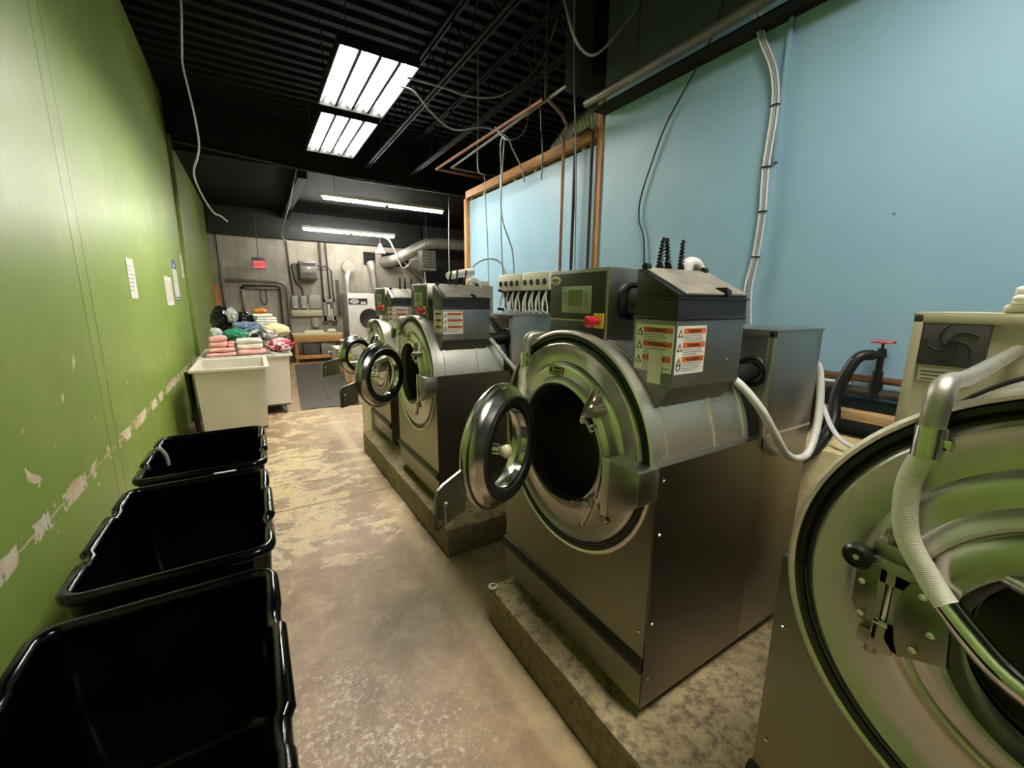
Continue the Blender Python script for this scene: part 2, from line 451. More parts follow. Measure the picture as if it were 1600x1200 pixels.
    def thing(s, name, mats, label, cat, group=None, kind=None, sharp=38):
        zs = [v.co.z for v in s.bm.verts]; xs = [v.co.x for v in s.bm.verts]; ys = [v.co.y for v in s.bm.verts]
        c = Vector(((min(xs) + max(xs)) / 2, (min(ys) + max(ys)) / 2, min(zs)))
        bmesh.ops.translate(s.bm, vec=-c, verts=s.bm.verts[:])
        o = bpy.data.objects.new(name, s.mesh(name, mats, sharp)); COL.objects.link(o); o.location = c
        return tag(o, label, cat, group, kind)
    def struct(s, name, mats, label, cat, sharp=38):
        o = bpy.data.objects.new(name, s.mesh(name, mats, sharp)); COL.objects.link(o)
        return tag(o, label, cat, None, 'structure')

def tag(o, label, cat, group=None, kind=None):
    o['label'] = label; o['category'] = cat
    if group: o['group'] = group
    if kind: o['kind'] = kind
    return o
def empty(name, loc, label, cat, group=None, rz=0.0):
    o = bpy.data.objects.new(name, None); COL.objects.link(o); o.location = loc; o.rotation_euler = (0, 0, rz)
    o.empty_display_size = .1
    return tag(o, label, cat, group)
def dup(o, loc, label, group=None, rz=None):
    r = o.copy(); COL.objects.link(r); r.location = loc; r['label'] = label
    if rz is not None: r.rotation_euler = (0, 0, rz)
    if group: r['group'] = group
    for c in list(o.children):
        k = c.copy(); COL.objects.link(k); k.parent = r
        for d in list(c.children):
            e = d.copy(); COL.objects.link(e); e.parent = k
    return r
# matrix that lays text (x right, y up) onto a plane: right vector a, up vector b, at point p
def face(p, a, b):
    a = Vector(a).normalized(); b = Vector(b).normalized(); n = a.cross(b)
    m = Matrix((a, b, n)).transposed().to_4x4(); m.translation = p
    return m

# ------------------------------------------------------------------ room shell
XL, XR, YB, YN, YM, ZC = -.75, 2.5, 12.0, -3.0, 7.85, 4.2
G().box(XL - .2, 6.6, YN - .2, YB + .2, -.2, 0).struct('floor', 'floor', 'worn tan concrete floor with flaking pale coating', 'floor')
G().box(XL - .15, XL, YN, YM, 0, ZC).struct('wall_left', 'green', 'long green painted plywood wall with chipped paint', 'wall')
# far end of the green wall leans in slightly behind a corner strip
far = G(); far.prism([(XL - .15, YM), (-.71, YM), (-.665, YB), (-.80, YB)], 'z', 0, ZC); far.struct('wall_left_far', 'green_trim', 'far green wall beyond the corner strip', 'wall')
G().box(XL, XL + .05, YM - .10, YM, 0, ZC - .5, .004).struct('trim_1', 'green_trim', 'upright green strip covering the joint in the green wall', 'trim')
G().box(-1.0, 4.35, YB, YB + .15, 0, ZC).struct('wall_back', 'block', 'stained grey block wall at the far end of the room', 'wall')
G().box(4.35, 6.6, YB - .1, YB + .15, 0, ZC).struct('wall_back_dark', 'dark_wall', 'dark painted stretch of far wall behind the silver duct', 'wall')
G().box(XR, XR + .12, YN, 2.69, 1.04, ZC).struct('wall_right', 'blue', 'large light blue wall behind the washers', 'wall')
G().box(XR + .02, XR + .12, YN, 2.69, 0, 1.04).struct('wall_right_base', 'navy', 'dark blue boarding at the foot of the blue wall', 'wall')
G().box(6.5, 6.6, 2.6, YB, 0, ZC).struct('wall_right_far', 'dark_wall', 'dark wall far behind the blue partition', 'wall')
G().box(XR, 6.6, 2.5, 2.62, 0, ZC).struct('wall_cross', 'dark_wall', 'dark cross wall hidden behind the blue wall', 'wall')
G().box(XL - .15, XR + .12, YN - .15, YN, 0, ZC).struct('wall_front', 'dark_wall', 'wall behind the camera', 'wall')
# corrugated steel deck, ribs run across the room
g = G(); prof = []; y = YN; pitch_ = .19
while y < YM + .2:
    prof += [(y, ZC), (y + .075, ZC), (y + .095, ZC + .045), (y + .17, ZC + .045)]
    y += pitch_
for a, b in zip(prof, prof[1:]):
    v = [g.bm.verts.new(p) for p in ((XL - .15, a[0], a[1]), (6.6, a[0], a[1]), (6.6, b[0], b[1]), (XL - .15, b[0], b[1]))]
    g._f(v)
g.box(XL - .15, 6.6, YN, YM + .2, ZC + .05, ZC + .12)
g.struct('ceiling', 'ceil_black', 'black painted ribbed steel roof deck', 'ceiling', 20)
G().box(XL - .15, 6.6, YM, YB + .1, 3.58, 3.7).struct('ceiling_far', 'ceil_black', 'lower flat black ceiling over the far end', 'ceiling')
G().box(XL, 6.6, YM - .04, YM, 3.52, ZC).struct('trim_2', 'beam_black', 'black bulkhead where the ceiling drops', 'trim')
G().box(.84, .98, YM, YB, 3.40, 3.58).struct('trim_3', 'beam_black', 'black beam running to the far wall', 'trim')
G().box(-.6, 4.3, YB - .16, YB, 2.95, 3.58, .01).struct('trim_4', 'dark_wall', 'black beam along the top of the far block wall', 'trim')
# open-web joists
def joist(x, label):
    t = empty('roof_joist', (x, 2.4, 3.7), label, 'joist', 'black open-web joists under the deck')
    for nm, z0, z1 in (('bottom_chord', 0, .03), ('top_chord', .455, .485)):
        q = G()
        for dx in (-.035, .012): q.box(dx, dx + .023, -5.2, 5.4, z0, z1)
        q.part(nm, 'beam_black', t)
    q = G(); y = -5.1; k = 0
    while y < 5.2:
        a, b = (.03, .455) if k % 2 == 0 else (.455, .03)
        q.cyl((0, y, a), (0, y + .3, b), .009, seg=6); y += .3; k += 1
    q.part('web', 'beam_black', t)
joist(1.91, 'black steel joist nearer the hanging lamps'); joist(2.68, 'black steel joist above the blue partition')

# plinths
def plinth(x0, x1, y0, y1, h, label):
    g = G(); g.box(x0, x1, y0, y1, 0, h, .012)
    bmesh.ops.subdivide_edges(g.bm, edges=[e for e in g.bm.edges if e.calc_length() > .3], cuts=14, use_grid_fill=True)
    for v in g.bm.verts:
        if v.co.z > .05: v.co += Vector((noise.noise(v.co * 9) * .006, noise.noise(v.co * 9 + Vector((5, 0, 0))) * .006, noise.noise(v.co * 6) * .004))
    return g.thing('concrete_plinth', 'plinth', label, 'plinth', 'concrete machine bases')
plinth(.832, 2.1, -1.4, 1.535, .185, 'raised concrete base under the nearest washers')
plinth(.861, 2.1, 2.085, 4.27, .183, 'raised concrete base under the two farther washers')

# partition and its timber
G().box(XR + .03, XR + .07, 2.78, 5.14, .0, 2.76).struct('wall_partition', 'blue', 'light blue partition panel with timber framing', 'wall')
G().box(XR - .02, XR + .07, 2.76, 5.16, 2.79, 2.875, .004).struct('trim_5', 'wood_y', 'orange-brown timber rail along the top of the blue partition', 'trim')
G().box(XR - .015, XR + .09, 2.685, 2.75, 0, 3.1, .004).struct('trim_6', 'wood', 'timber post between the blue partition and blue wall', 'trim')
G().box(XR - .02, XR + .07, 5.14, 5.21, 0, 2.79, .004).struct('trim_7', 'wood', 'timber post at the far end of the blue partition', 'trim')
for q, (yy, lb) in enumerate(zip((2.95, 3.22, 3.66, 4.05, 4.35, 4.75, 5.08), ('nearest to the timber post', 'second from the timber post', 'third from the timber post', 'at the middle of the rail', 'third from the far post', 'second from the far post', 'nearest to the far post'))):
    G().box(XR + .035, XR + .06, yy, yy + .035, 2.74, 2.80).struct('trim_%d' % (20 + q), 'white', 'short pale stud in the gap under the partition rail, ' + lb, 'trim')

# ------------------------------------------------------------------ washers
# local frame: x = 0 at the front panel, +x to the rear, y = 0 on the drum axis, z from the room floor
def label_sheet(w, h, bars, seed, blue=False):
    """warning sheet lying in the (a,b) plane: a right, b up, built flat in x,y"""
    g = G(); g.mi = 0; g.box(-w / 2, w / 2, -h / 2, h / 2, 0, .0012)
    rnd = random.Random(seed)
    for k, yb in enumerate(bars):
        g.mi = 1; g.box(-w * .28, w * .47, yb - .0075, yb + .0075, .0012, .0018)
        g.mi = 2; g.text('WARNING', .0125, Matrix.Translation((w * .09, yb, .0022)))
        # pictogram triangle
        g.mi = 2; s_ = .012; cx = -w * .385; cy = yb - .006
        g.prism([(cx - s_, cy - s_ * .9), (cx + s_, cy - s_ * .9), (cx, cy + s_)], 'z', .0012, .0018)
        g.mi = 3 if (blue and k == 2) else 0
        g.prism([(cx - s_ * .55, cy - s_ * .66), (cx + s_ * .55, cy - s_ * .66), (cx, cy + s_ * .4)], 'z', .0018, .0022)
        g.mi = 4
        nl = 4
        for j in range(nl):
            yy = yb - .013 - j * .0065
            if yy < -h / 2 + .004: break
            g.box(-w * .27, -w * .27 + w * rnd.uniform(.45, .72), yy - .0016, yy + .0016, .0012, .0017)
    if blue:
        g.mi = 5
        g.lathe([(.0012, .010), (.0018, .010), (.0018, .006), (.0012, .006)], (-w * .385, -h / 2 + .02, 0), (0, 0, 1), 16)
    return g
LAB = ['white', 'orange', 'ink', 'yellow', 'greytext', 'blue_ink']

def make_door(t, ang, R_, hinge_y, name='door', nozzle=True):
    """porthole door; built closed (axis +x into the drum, free edge towards -y) then swung about the hinge"""
    k = R_ / .225
    Mx = Matrix.Translation((-.05, hinge_y, 1.0)) @ Matrix.Rotation(ang, 4, 'Z') @ Matrix.Translation((.03, -hinge_y, 0))
    d = G(); d.lathe([(.004, .142 * k), (-.006, .150 * k), (-.030, .160 * k), (-.034, .18 * k), (-.022, .205 * k), (-.006, .222 * k), (.006, .2255 * k), (.014, .222 * k), (.018, .212 * k), (.032, .206 * k), (.037, .200 * k), (.054, .184 * k), (.048, .165 * k), (.004, .142 * k)], (0, 0, 0), seg=64)
    d.xf(Mx); door = d.part(name, 'door_steel', t, 'pressed steel door ring')
    q = G(); q.lathe([(.050, .1845 * k), (.060, .183 * k), (.064, .178 * k), (.064, .156 * k), (.058, .146 * k), (.036, .1405 * k), (.030, .15 * k)], (0, 0, 0), seg=64)
    q.xf(Mx); q.part('door_gasket', 'black_rubber', door, 'black rubber door gasket')
    q = G(); q.lathe([(.046, .1435 * k), (.050, .1415 * k), (.046, .137 * k), (.022, .1365 * k)], (0, 0, 0), seg=64)
    q.xf(Mx); q.part('glass_rim', 'chrome', door)
    q = G(); q.lathe([(.024, .1375 * k), (.030, .08 * k), (.032, .0001), (.026, .0001), (.024, .08 * k), (.018, .1375 * k)], (0, 0, 0), seg=48)
    q.xf(Mx); q.part('door_glass', 'glass', door, 'clear door glass')
    # latch bracket plate at the free edge
    q = G()
    q.prism([(-.20 * k, -.155), (-.345, -.155), (-.345, -.055), (-.335, -.035), (-.31, -.026), (-.20 * k, -.012)], 'x', -.012, -.004)
    q.cyl((.012, -.325, -.135), (.012, -.325, -.085), .007, seg=10); q.box(-.004, .012, -.333, -.317, -.14, -.128); q.ball((.014, -.325, -.075), .010, 10)
    q.xf(Mx); q.part('latch_plate', 'steel', door, 'flat steel latch plate')
    if nozzle:
        q = G(); q.ball((.052, -.03, -.002), (.016, .024, .024), 16); q.cyl((.04, -.03, -.002), (.052, -.03, -.002), .020, seg=14)
        q.xf(Mx); q.part('spray_nozzle', 'knob_cream', door, 'cream spray nozzle')
    q = G(); q.box(-.03, .01, hinge_y - .02, hinge_y + .03, -.10, -.07, .003); q.box(-.03, .01, hinge_y - .02, hinge_y + .03, .07, .10, .003)
    q.cyl((-.01, hinge_y + .012, -.12), (-.01, hinge_y + .012, .12), .009, seg=10)
    q.xf(Matrix.Translation((-.02, 0, 1.0))); q.part('hinge', 'steel', door)
    return Mx

def make_washer(loc, hw, label, angle, control=True, rear_top=1.41, leans=(.012, -.016, .002)):
    t = empty('washing_machine', loc, label, 'washing machine', 'front loading washers in a row')
    k = hw / .413; ZA = 1.005; RD = .385 * k
    # lower cabinet
    rc = .335 * k; ct = 1.045 if control else .965; hh = ct - ZA
    def cut(rr, m=24): return [(rr * math.cos(-q), ZA + rr * math.sin(-q)) for q in [-math.asin(hh / rr) + (PI + 2 * math.asin(hh / rr)) * j / m for j in range(m + 1)]]
    g = G(); g.prism([(-hw, ct), (-hw, .23), (hw, .23), (hw, ct)] + cut(rc), 'x', 0, .545)
    cab = g.part('lower_cabinet', 'cab_steel', t)
    for z in (1.0, .83, .53, .33):
        g = G(); g.lathe([(0, .006), (.003, .004), (.003, .0001)], (.024, -hw, z), (0, -1, 0), 8); g.part('screw', 'chrome', cab)
    for (yy, z) in ((-.39, .80), (-.39, .50), (.39, .80), (.39, .5)):
        g = G(); g.lathe([(0, .006), (.003, .004), (.003, .0001)], (-.0035, yy * k, z), (-1, 0, 0), 8); g.part('screw', 'chrome', cab)
    g = G(); g.prism([(-hw + .004, ct - .001), (-hw + .004, .235), (hw - .004, .235), (hw - .004, ct - .001)] + cut(rc + .004), 'x', -.0035, -.0003); g.part('front_panel', 'front_steel', cab)
    g = G(); g.prism([(0, .36), (-.012, .362), (-.020, .375), (-.020, .395), (-.010, .41), (0, .412)], 'y', -hw + .004, hw + .006); g.part('bumper_strip', 'black_rubber', cab, 'black bumper strip')
    g = G(); g.box(.05, .80, -hw + .05, hw - .05, .187, .24); g.part('base_frame', 'black_plastic', t)
    # drum shell
    g = G(); g.lathe([(.022, RD), (.50, RD)], (0, 0, ZA), seg=72)
    for a in (.07, .30, .47): g.lathe([(a, RD), (a + .002, RD + .004), (a + .018, RD + .004), (a + .02, RD)], (0, 0, ZA), seg=72)
    sh = g.part('drum_shell', 'steel_bright', t)
    g = G(); g.lathe([(.50, RD - .01), (.503, RD + .010), (.52, RD + .014), (.538, RD + .010), (.541, RD - .01)], (0, 0, ZA), seg=72); g.part('rear_gasket', 'black_rubber', sh)
    g = G(); g.lathe([(.03, RD), (.028, .398 * k), (-.010, .400 * k), (-.014, .394 * k), (-.010, .388 * k), (.002, .386 * k)], (0, 0, ZA), seg=96); g.part('front_rim', 'steel_bright', sh)
    g = G(); g.lathe([(.002, .388 * k), (-.006, .384 * k), (-.008, .374 * k), (-.002, .370 * k), (-.007, .365 * k), (-.006, .352 * k), (.004, .35 * k)], (0, 0, ZA), seg=96); g.part('front_gasket', 'black_rubber', sh, 'black gasket between rim and front plate')
    # pressed front plate
    g = G(); prof = [(.0, .362, 0), (-.010, .359, 0), (-.016, .351, 0), (-.014, .342, 0), (-.009, .332, 0), (-.008, .300, 0), (-.008, .290, .0), (-.008, .281, .75), (-.008, .272, 1), (-.009, .262, 1), (-.010, .25, 1), (-.016, .24, .6), (-.028, .233, .2), (-.036, .226, 0), (-.040, .218, 0), (-.036, .211, 0), (-.01, .208, 0), (.07, .206, 0)]
    rs = []
    for (x_, r_, e_) in prof:
        ring = []
        for j in range(120):
            q = 2 * PI * j / 120; u_ = max(0, min(1, (math.cos(q - .05) + .35) / .7)); u_ = u_ * u_ * (3 - 2 * u_)
            ring.append(Vector((x_ - .014 * e_ * u_, r_ * k * math.sin(q), ZA + r_ * k * math.cos(q))))
        rs.append(ring)
    g.rings(rs, True, False, False)
    fp = g.part('front_plate', 'steel_dish', t, 'round pressed steel front with embossed rings')
    g = G(); g.mi = 0; g.box(-.0285, -.0265, 0, .076, 1.243, 1.279)
    g.mi = 1
    g.box(-.0292, -.0285, .005, .045, 1.266, 1.274); g.box(-.0292, -.0285, .004, .048, 1.255, 1.261); g.box(-.0292, -.0285, .01, .052, 1.246, 1.250)
    g.prism([(.054, 1.254), (.072, 1.254), (.063, 1.274)], 'x', -.0292, -.0285); g.part('caution_plate', ['brass_plate', 'ink'], fp, 'small stamped caution plate')
    g = G(); g.lathe([(.0, .206 * k), (.07, .2055 * k), (.075, .30 * k), (.46, .31 * k), (.47, .0001)], (0, 0, ZA), seg=64)
    for a in (.4, 2.5, 4.6):
        c_, s_ = math.cos(a), math.sin(a)
        g.prism([(.31 * k * math.cos(a - .12), ZA + .31 * k * math.sin(a - .12)), (.25 * k * c_, ZA + .25 * k * s_), (.31 * k * math.cos(a + .12), ZA + .31 * k * math.sin(a + .12))], 'x', .08, .46)
    g.part('inner_drum', 'drum_dark', t, 'dark inner drum')
    # clamps round the opening
    for top in (True, False):
        g = G()
        V = (lambda y, z, x=-.048: (x, y * k, ZA + (z - ZA) * k)) if top else (lambda y, z, x=-.048: (x, y * k, ZA + (z - ZA) * k))
        if top:
            g.tube([V(-.140, 1.115), V(-.146, 1.135), V(-.170, 1.185), V(-.190, 1.225), V(-.198, 1.240)], [.010, .013, .0145, .0145, .012], 12, 3)
            for p in ((-.188, 1.158), (-.208, 1.172)): g.cyl(V(*p, -.075), V(*p, -.02), .0125, seg=6); g.cyl(V(*p, -.082), V(*p, -.075), .008, seg=10)
            g.cyl(V(-.150, 1.140, -.055), V(-.215, 1.172, -.055), .009, seg=8)
            g.tube([V(-.146, 1.14, -.05), V(-.168, 1.118, -.05), V(-.186, 1.095, -.048)], .0075, 8); g.cyl(V(-.176, 1.112), V(-.196, 1.118), .007, seg=8)
        else:
            g.tube([V(-.200, .868), V(-.190, .838), V(-.172, .795), V(-.158, .760)], [.011, .012, .010, .008], 12, 3)
            for p in ((-.136, .838), (-.162, .846)): g.cyl(V(*p, -.078), V(*p, -.02), .0115, seg=6); g.cyl(V(*p, -.084), V(*p, -.078), .008, seg=10)
            g.cyl(V(-.128, .836, -.055), V(-.205, .852, -.055), .0085, seg=8)
            g.cyl(V(-.158, .760), V(-.152, .757), .011, seg=10)
        g.part('door_clamp', 'castmetal', fp, 'cast metal door clamp')
    g = G(); g.tube([(-.042, -.185 * k, 1.12), (-.042, -.222 * k, 1.05), (-.042, -.232 * k, .97), (-.042, -.215 * k, .88)], .004, 6, 4); g.part('clamp_rod', 'chrome', fp)
    g = G(); g.tube([(-.05, -.235 * k, .868), (-.062, -.262 * k, .862), (-.07, -.298 * k, .842)], [.006, .008, .010], 8); g.part('clamp_lever', 'chrome', fp)
    # bracket box on the near front corner
    g = G(); g.prism([(-hw, 1.045), (-.279 * k, 1.045), (-.273 * k, .87), (-.33 * k, .885), (-hw, .945)], 'x', -.08, .004, .003)
    br = g.part('lock_housing', 'steel', t, 'folded steel lock housing')
    g = G(); g.box(-.084, -.08, -.30 * k, -.274 * k, .865, 1.046, .001)
    for z in (.955, .975): g.lathe([(0, .004), (.002, .0001)], (-.084, -.287 * k, z), (-1, 0, 0), 8)
    g.part('lock_plate', 'steel_bright', br)
    # rear housing
    g = G(); g.box(.545, .875, -hw, hw, .23, rear_top, .003)
    rm = 'steel_side' if control else 'beige_enamel'
    rh = g.part('rear_housing', rm, t)
    g = G(); g.box(.535, .88, -hw - .003, hw + .003, rear_top - .002, rear_top + .004, .001); g.box(.532, .546, -hw, -hw + .02, 1.0, rear_top, .002); g.box(.532, .546, hw - .02, hw, 1.0, rear_top, .002); g.box(.532, .546, -hw, hw, rear_top - .022, rear_top, .002)
    g.part('housing_flange', 'steel' if control else 'beige_enamel', rh)
    g = G(); g.box(.56, .872, -hw - .002, -hw, 1.042, 1.050); g.part('housing_seam', 'steel_bright', rh)
    if control:
        g = G(); g.lathe([(.545, .052), (.538, .056), (.530, .052), (.534, .040), (.55, .038)], (0, -.345 * k, 1.268), seg=24); g.part('hose_grommet', 'black_rubber', rh)
        g = G(); g.tube([(.36, -.33 * k, 1.275), (.42, -.335 * k, 1.262), (.48, -.34 * k, 1.262), (.56, -.345 * k, 1.268)], [.034, .034, .033, .032], 14, 5); g.part('overflow_hose', 'black_rubber', t, 'thick black rubber hose')
        # control box
        ca, cb = -.112 * k, .203 * k if k > .9 else .29
        if k < .9: ca = -.07
        g = G(); g.box(.065, .40, ca, cb, 1.36, 1.614, .006); cbx = g.part('control_box', 'steel', t)
        g = G(); g.box(.060, .066, ca + .012, cb - .008, 1.44, 1.602, .002); g.box(.0625, .066, ca + .012, cb - .008, 1.37, 1.434, .001); g.part('control_panel', 'panel_dark', cbx)
        cy = (ca + cb) / 2
        g = G(); g.mi = 0; g.box(.0575, .061, cy - .083, cy + .077, 1.462, 1.556, .002); g.mi = 1; g.box(.0565, .058, cy - .037, cy + .037, 1.488, 1.543)
        g.mi = 2
        for j in range(3): g.box(.0568, .058, cy + .05, cy + .068, 1.500 + j * .013, 1.509 + j * .013)
        for j in range(4): g.box(.0568, .058, cy - .07, cy - .05, 1.492 + j * .011, 1.500 + j * .011)
        for j in range(3): g.lathe([(.058, .009), (.0565, .009), (.0565, .0001)], (0, cy - .03 + j * .026, 1.473), (1, 0, 0), 10)
        g.part('display', ['lcd', 'lcd_screen', 'greytext'], cbx, 'pale green-grey display with keys')
        g = G(); g.mi = 0; g.lathe([(.061, 1.0), (.058, 1.0), (.0575, .95), (.0575, .0001)], (0, 0, 0), seg=28)
        for v in g.bm.verts: v.co = Vector((v.co.x, v.co.y * .030, v.co.z * .016))
        g.xf(Matrix.Translation((0, cb - .04, 1.578)))
        g.mi = 1; g.text('UniMac', .0155, face((.0570, cb - .04, 1.580), (0, -1, 0), (0, 0, 1))); g.box(.0568, .0576, cb - .053, cb - .030, 1.567, 1.5695)
        g.part('logo_badge', ['offwhite', 'maroon'], cbx, 'oval maker badge')
        g = G(); g.box(.056, .061, ca + .010, ca + .058, 1.414, 1.464, .002); g.part('stop_plate', 'yellow', cbx, 'yellow plate')
        g = G(); g.lathe([(.056, .012), (.034, .012), (.032, .019), (.012, .020), (.004, .014), (.004, .0001)], (0, ca + .036, 1.437), seg=20); g.part('stop_button', 'red', cbx, 'red mushroom stop button')
        g = G(); g.lathe([(0, .062), (-.012, .062), (-.014, .052), (-.004, .046)], (.165, ca, 1.505), (0, 1, 0), 28); g.tube([(.165, ca - .005, 1.505), (.20, ca - .06, 1.50), (.25, ca - .10, 1.48)], .045, 14, 5); g.part('vent_hose', 'black_rubber', t, 'black corrugated duct between control box and hopper')
        # soap hopper
        hx0, hx1 = .056, .385; y0, y1 = -.387 * k, -.237 * k
        g = G(); g.prism([(y0, 1.26), (y0, 1.455), (y1, 1.455), (y1, 1.24), (-.318 * k, 1.17)], 'x', hx0, hx1, .002)
        for xx in (.30, .37): g.lathe([(0, .004), (.002, .003), (.002, .0001)], (xx - .06, y0, 1.33), (0, -1, 0), 8)
        hp = g.part('soap_hopper', 'steel_dark', t)
        g = G(); g.box(hx0 - .004, hx1 + .005, y0 - .004, y1 + .004, 1.452, 1.462, .002); g.box(hx0 - .001, hx1 + .001, y0 - .001, y1 + .001, 1.46, 1.512); g.box(hx0 - .006, hx1 + .010, y0 - .006, y1 + .004, 1.510, 1.516, .002)
        g.part('hopper_band', 'black_plastic', hp, 'black plastic band')
        g = G(); g.mi = 0; g.prism([(y0, 1.516), (y0, 1.524), (-.245 * k, 1.598), (y1, 1.598), (y1, 1.516)], 'x', hx0, hx1, .002)
        g.mi = 1; g.prism([(y0 - .004, 1.523), (y0 - .004, 1.529), (-.242 * k, 1.605), (y1 + .003, 1.605), (y1 + .003, 1.599), (-.245 * k, 1.599)], 'x', hx0 + .022, hx1 - .004, .001)
        g.mi = 0
        for xx in (hx0 + .02, hx1 - .03): g.cyl((xx, -.245 * k, 1.606), (xx + .018, -.245 * k, 1.606), .011, seg=12)
        # finger notch
        g.prism([(.262, 1.519), (.285, 1.519), (.280, 1.538), (.255, 1.546)], 'y', y0 - .012, y0 + .024)
        g.part('hopper_lid', ['black_plastic', 'dust_lid'], hp, 'dusty black sloping lid')
        q = label_sheet(.134, .136, (.052, .012, -.030), 3); q.xf(face((hx0 - .0005, -.315 * k, 1.371), (0, -1, 0), (0, 0, 1))); q.part('warning_label', LAB, hp, 'warning sheet on the aisle side of the hopper')
        q = label_sheet(.132, .137, (.054, .014, -.026), 5, True); q.xf(face((.126, y0 - .0005, 1.369), (1, 0, 0), (0, 0, 1))); q.part('warning_label', LAB, hp, 'warning sheet on the near side of the hopper')
        # spiral cable glands
        for xx, lean in zip((.178, .224, .285), leans):
            g = G(); b = Vector((xx, -.212 * k, 1.602)); d = Vector((lean, 0, .095))
            g.cyl(b, b + d * .16, .013, .013, 8); g.cyl(b + d * .16, b + d * .24, .010, seg=10)
            pts = []; nseg = 64
            for i in range(nseg + 1):
                u = i / nseg; a = u * 2 * PI * 7; r_ = .0085 - .003 * u
                c = b + d * (.22 + .76 * u); pts.append(c + Vector((math.cos(a) * r_, math.sin(a) * r_, 0)))
            g.tube(pts, .0030, 5); g.cyl(b + d * .2, b + d * 1.02, .0055, .004, 8); g.cyl(b + d * .96, b + d * 1.05, .007, .006, 8)
            g.part('cable_gland', 'black_plastic', t, 'black spiral cable gland')
        g = G(); g.tube([(.33, -.20 * k, 1.56), (.335, -.20 * k, 1.62), (.355, -.20 * k, 1.635), (.395, -.20 * k, 1.62), (.41, -.20 * k, 1.54), (.43, -.20 * k, 1.42)], .020, 12, 5); g.part('fill_pipe', 'hose_white', t, 'white fill pipe')
        # milky hose looping from hopper round the near side
        g = G(); g.tube([(.38, -.30 * k, 1.27), (.405, -.37 * k, 1.25), (.445, -.435 * k, 1.17), (.52, -.452 * k, 1.08), (.62, -.455 * k, .985), (.72, -.455 * k, .945), (.80, -.455 * k, .96), (.875, -.44 * k, 1.06), (.905, -.42 * k, 1.18), (.90, -.40 * k, 1.27), (.86, -.36 * k, 1.30)], .0135, 12, 6); g.part('dosing_hose', 'hose_white', t, 'milky white hose')
    # spray hose from elbow down to the door
    Mx = make_door(t, angle, .225 * k, .23 * k)
    ey, ez = .222 * k, ZA + .347 * k
    g = G(); g.tube([(.56, ey + .01, 1.40 if k > .9 else 1.34), (.14, ey, ez + .022), (.06, ey, ez + .022), (.005, ey, ez + .022), (-.022, ey, ez + .008), (-.030, ey, ez - .025), (-.031, ey, ez - .055)], [.0135] * 3 + [.0155, .0175, .017, .0165], 14, 4)
    el = g.part('hose_elbow', 'cast_dull', t, 'grey metal pipe and elbow')
    g = G(); g.cyl((-.031, ey, ez - .045), (-.033, ey, ez - .095), .0195, .0195, 18); g.cyl((-.033, ey - .028, ez - .07), (-.03, ey - .016, ez - .07), .007, seg=8); g.box(-.042, -.022, ey - .028, ey - .018, ez - .080, ez - .060, .003)
    g.part('hose_clamp', 'chrome', el)
    pt = lambda a, b, c: Mx @ Vector((a, b, c))
    end = pt(-.045, -.03, .03); tip = pt(-.035, -.03, .0)
    if angle > -.1:
        mid = [(-.038, ey + .012, 1.21), (-.048, ey + .0, 1.13), (-.056, .188, 1.075)]
        cpl = [(-.066, .160, 1.046), (-.078, .130, 1.024), (-.092, .09, 1.0), (-.098, .04, .985), (-.095, -.01, .985), (-.06, -.03, .99)]
    else:
        e2 = pt(-.075, -.03, .055)
        mid = [(-.040, ey + .01, 1.22), (-.055, ey + .005, 1.13), tuple(Vector((-.06, ey, 1.13)).lerp(e2, .65))]
        cpl = [tuple(e2), tuple(pt(-.055, -.03, .02)), tuple(pt(-.03, -.03, 0)), tuple(pt(.04, -.03, -.002))]
    g = G(); g.tube([(-.033, ey, ez - .085)] + mid + [cpl[0]], .0165, 16, 8); g.part('spray_hose', 'braid', t, 'braided hose to the door')
    g = G(); g.tube(cpl, [.0185] + [.0195] * (len(cpl) - 2) + [.018], 16, 6); g.part('hose_coupling', 'chrome', t, 'chrome coupling')
    return t

w1 = make_washer((.935, 1.129, 0), .413, 'front-loading washer in the middle of the photo, steel door swung open', R(-60))
w2 = make_washer((.935, 2.793, 0), .413, 'front-loading washer with open door, second machine behind the large open one', R(-56), leans=(.022, .018, .020))
w3 = make_washer((.99, 3.98, 0), .335, 'narrow front-loading washer farthest along the row, mostly behind the others', R(-62), leans=(.002, .002, .002))
# paper slip taped over the warning sheet of the nearer open washer
g = G(); g.box(.052, .0535, -.350, -.303, 1.268, 1.367)
for v in g.bm.verts: v.co.x -= .003 * math.sin((v.co.z - 1.268) * 30)
for c in w1.children:
    if c.name.startswith('soap_hopper'): g.part('paper_slip', 'offwhite', c, 'blank paper slip taped over the warning sheet')
w0 = make_washer((.935, -.036, 0), .418, 'washer at the right edge with closed door and braided hose', R(0), control=False, rear_top=1.478)
# details only seen on the nearest machine
g = G(); y0, y1 = .284, .394
g.box(.533, .542, y0 - .006, y1 + .004, 1.350, 1.463, .004)
fan = g.part('fan_guard', 'vent_dark', w0, 'square dark fan guard')
g = G(); cy, cz = (y0 + y1) / 2, 1.406
for k in range(5):
    a0 = k * 2 * PI / 5
    g.tube([(.532, cy + math.cos(a0 + q * .35) * (.010 + .010 * q), cz + math.sin(a0 + q * .35) * (.010 + .010 * q)) for q in range(5)], .0022, 6)
g.lathe([(.534, .011), (.5305, .010), (.5305, .0001)], (0, cy, cz), seg=14); g.part('fan_blades', 'black_plastic', fan)
g = G(); g.mi = 0; g.box(.541, .5435, .296, .392, 1.308, 1.342, .0005)
g.mi = 1
for j, wd in enumerate((.050, .062, .055)): g.box(.5402, .5412, .388 - wd, .388, 1.331 - j * .0095, 1.3335 - j * .0095)
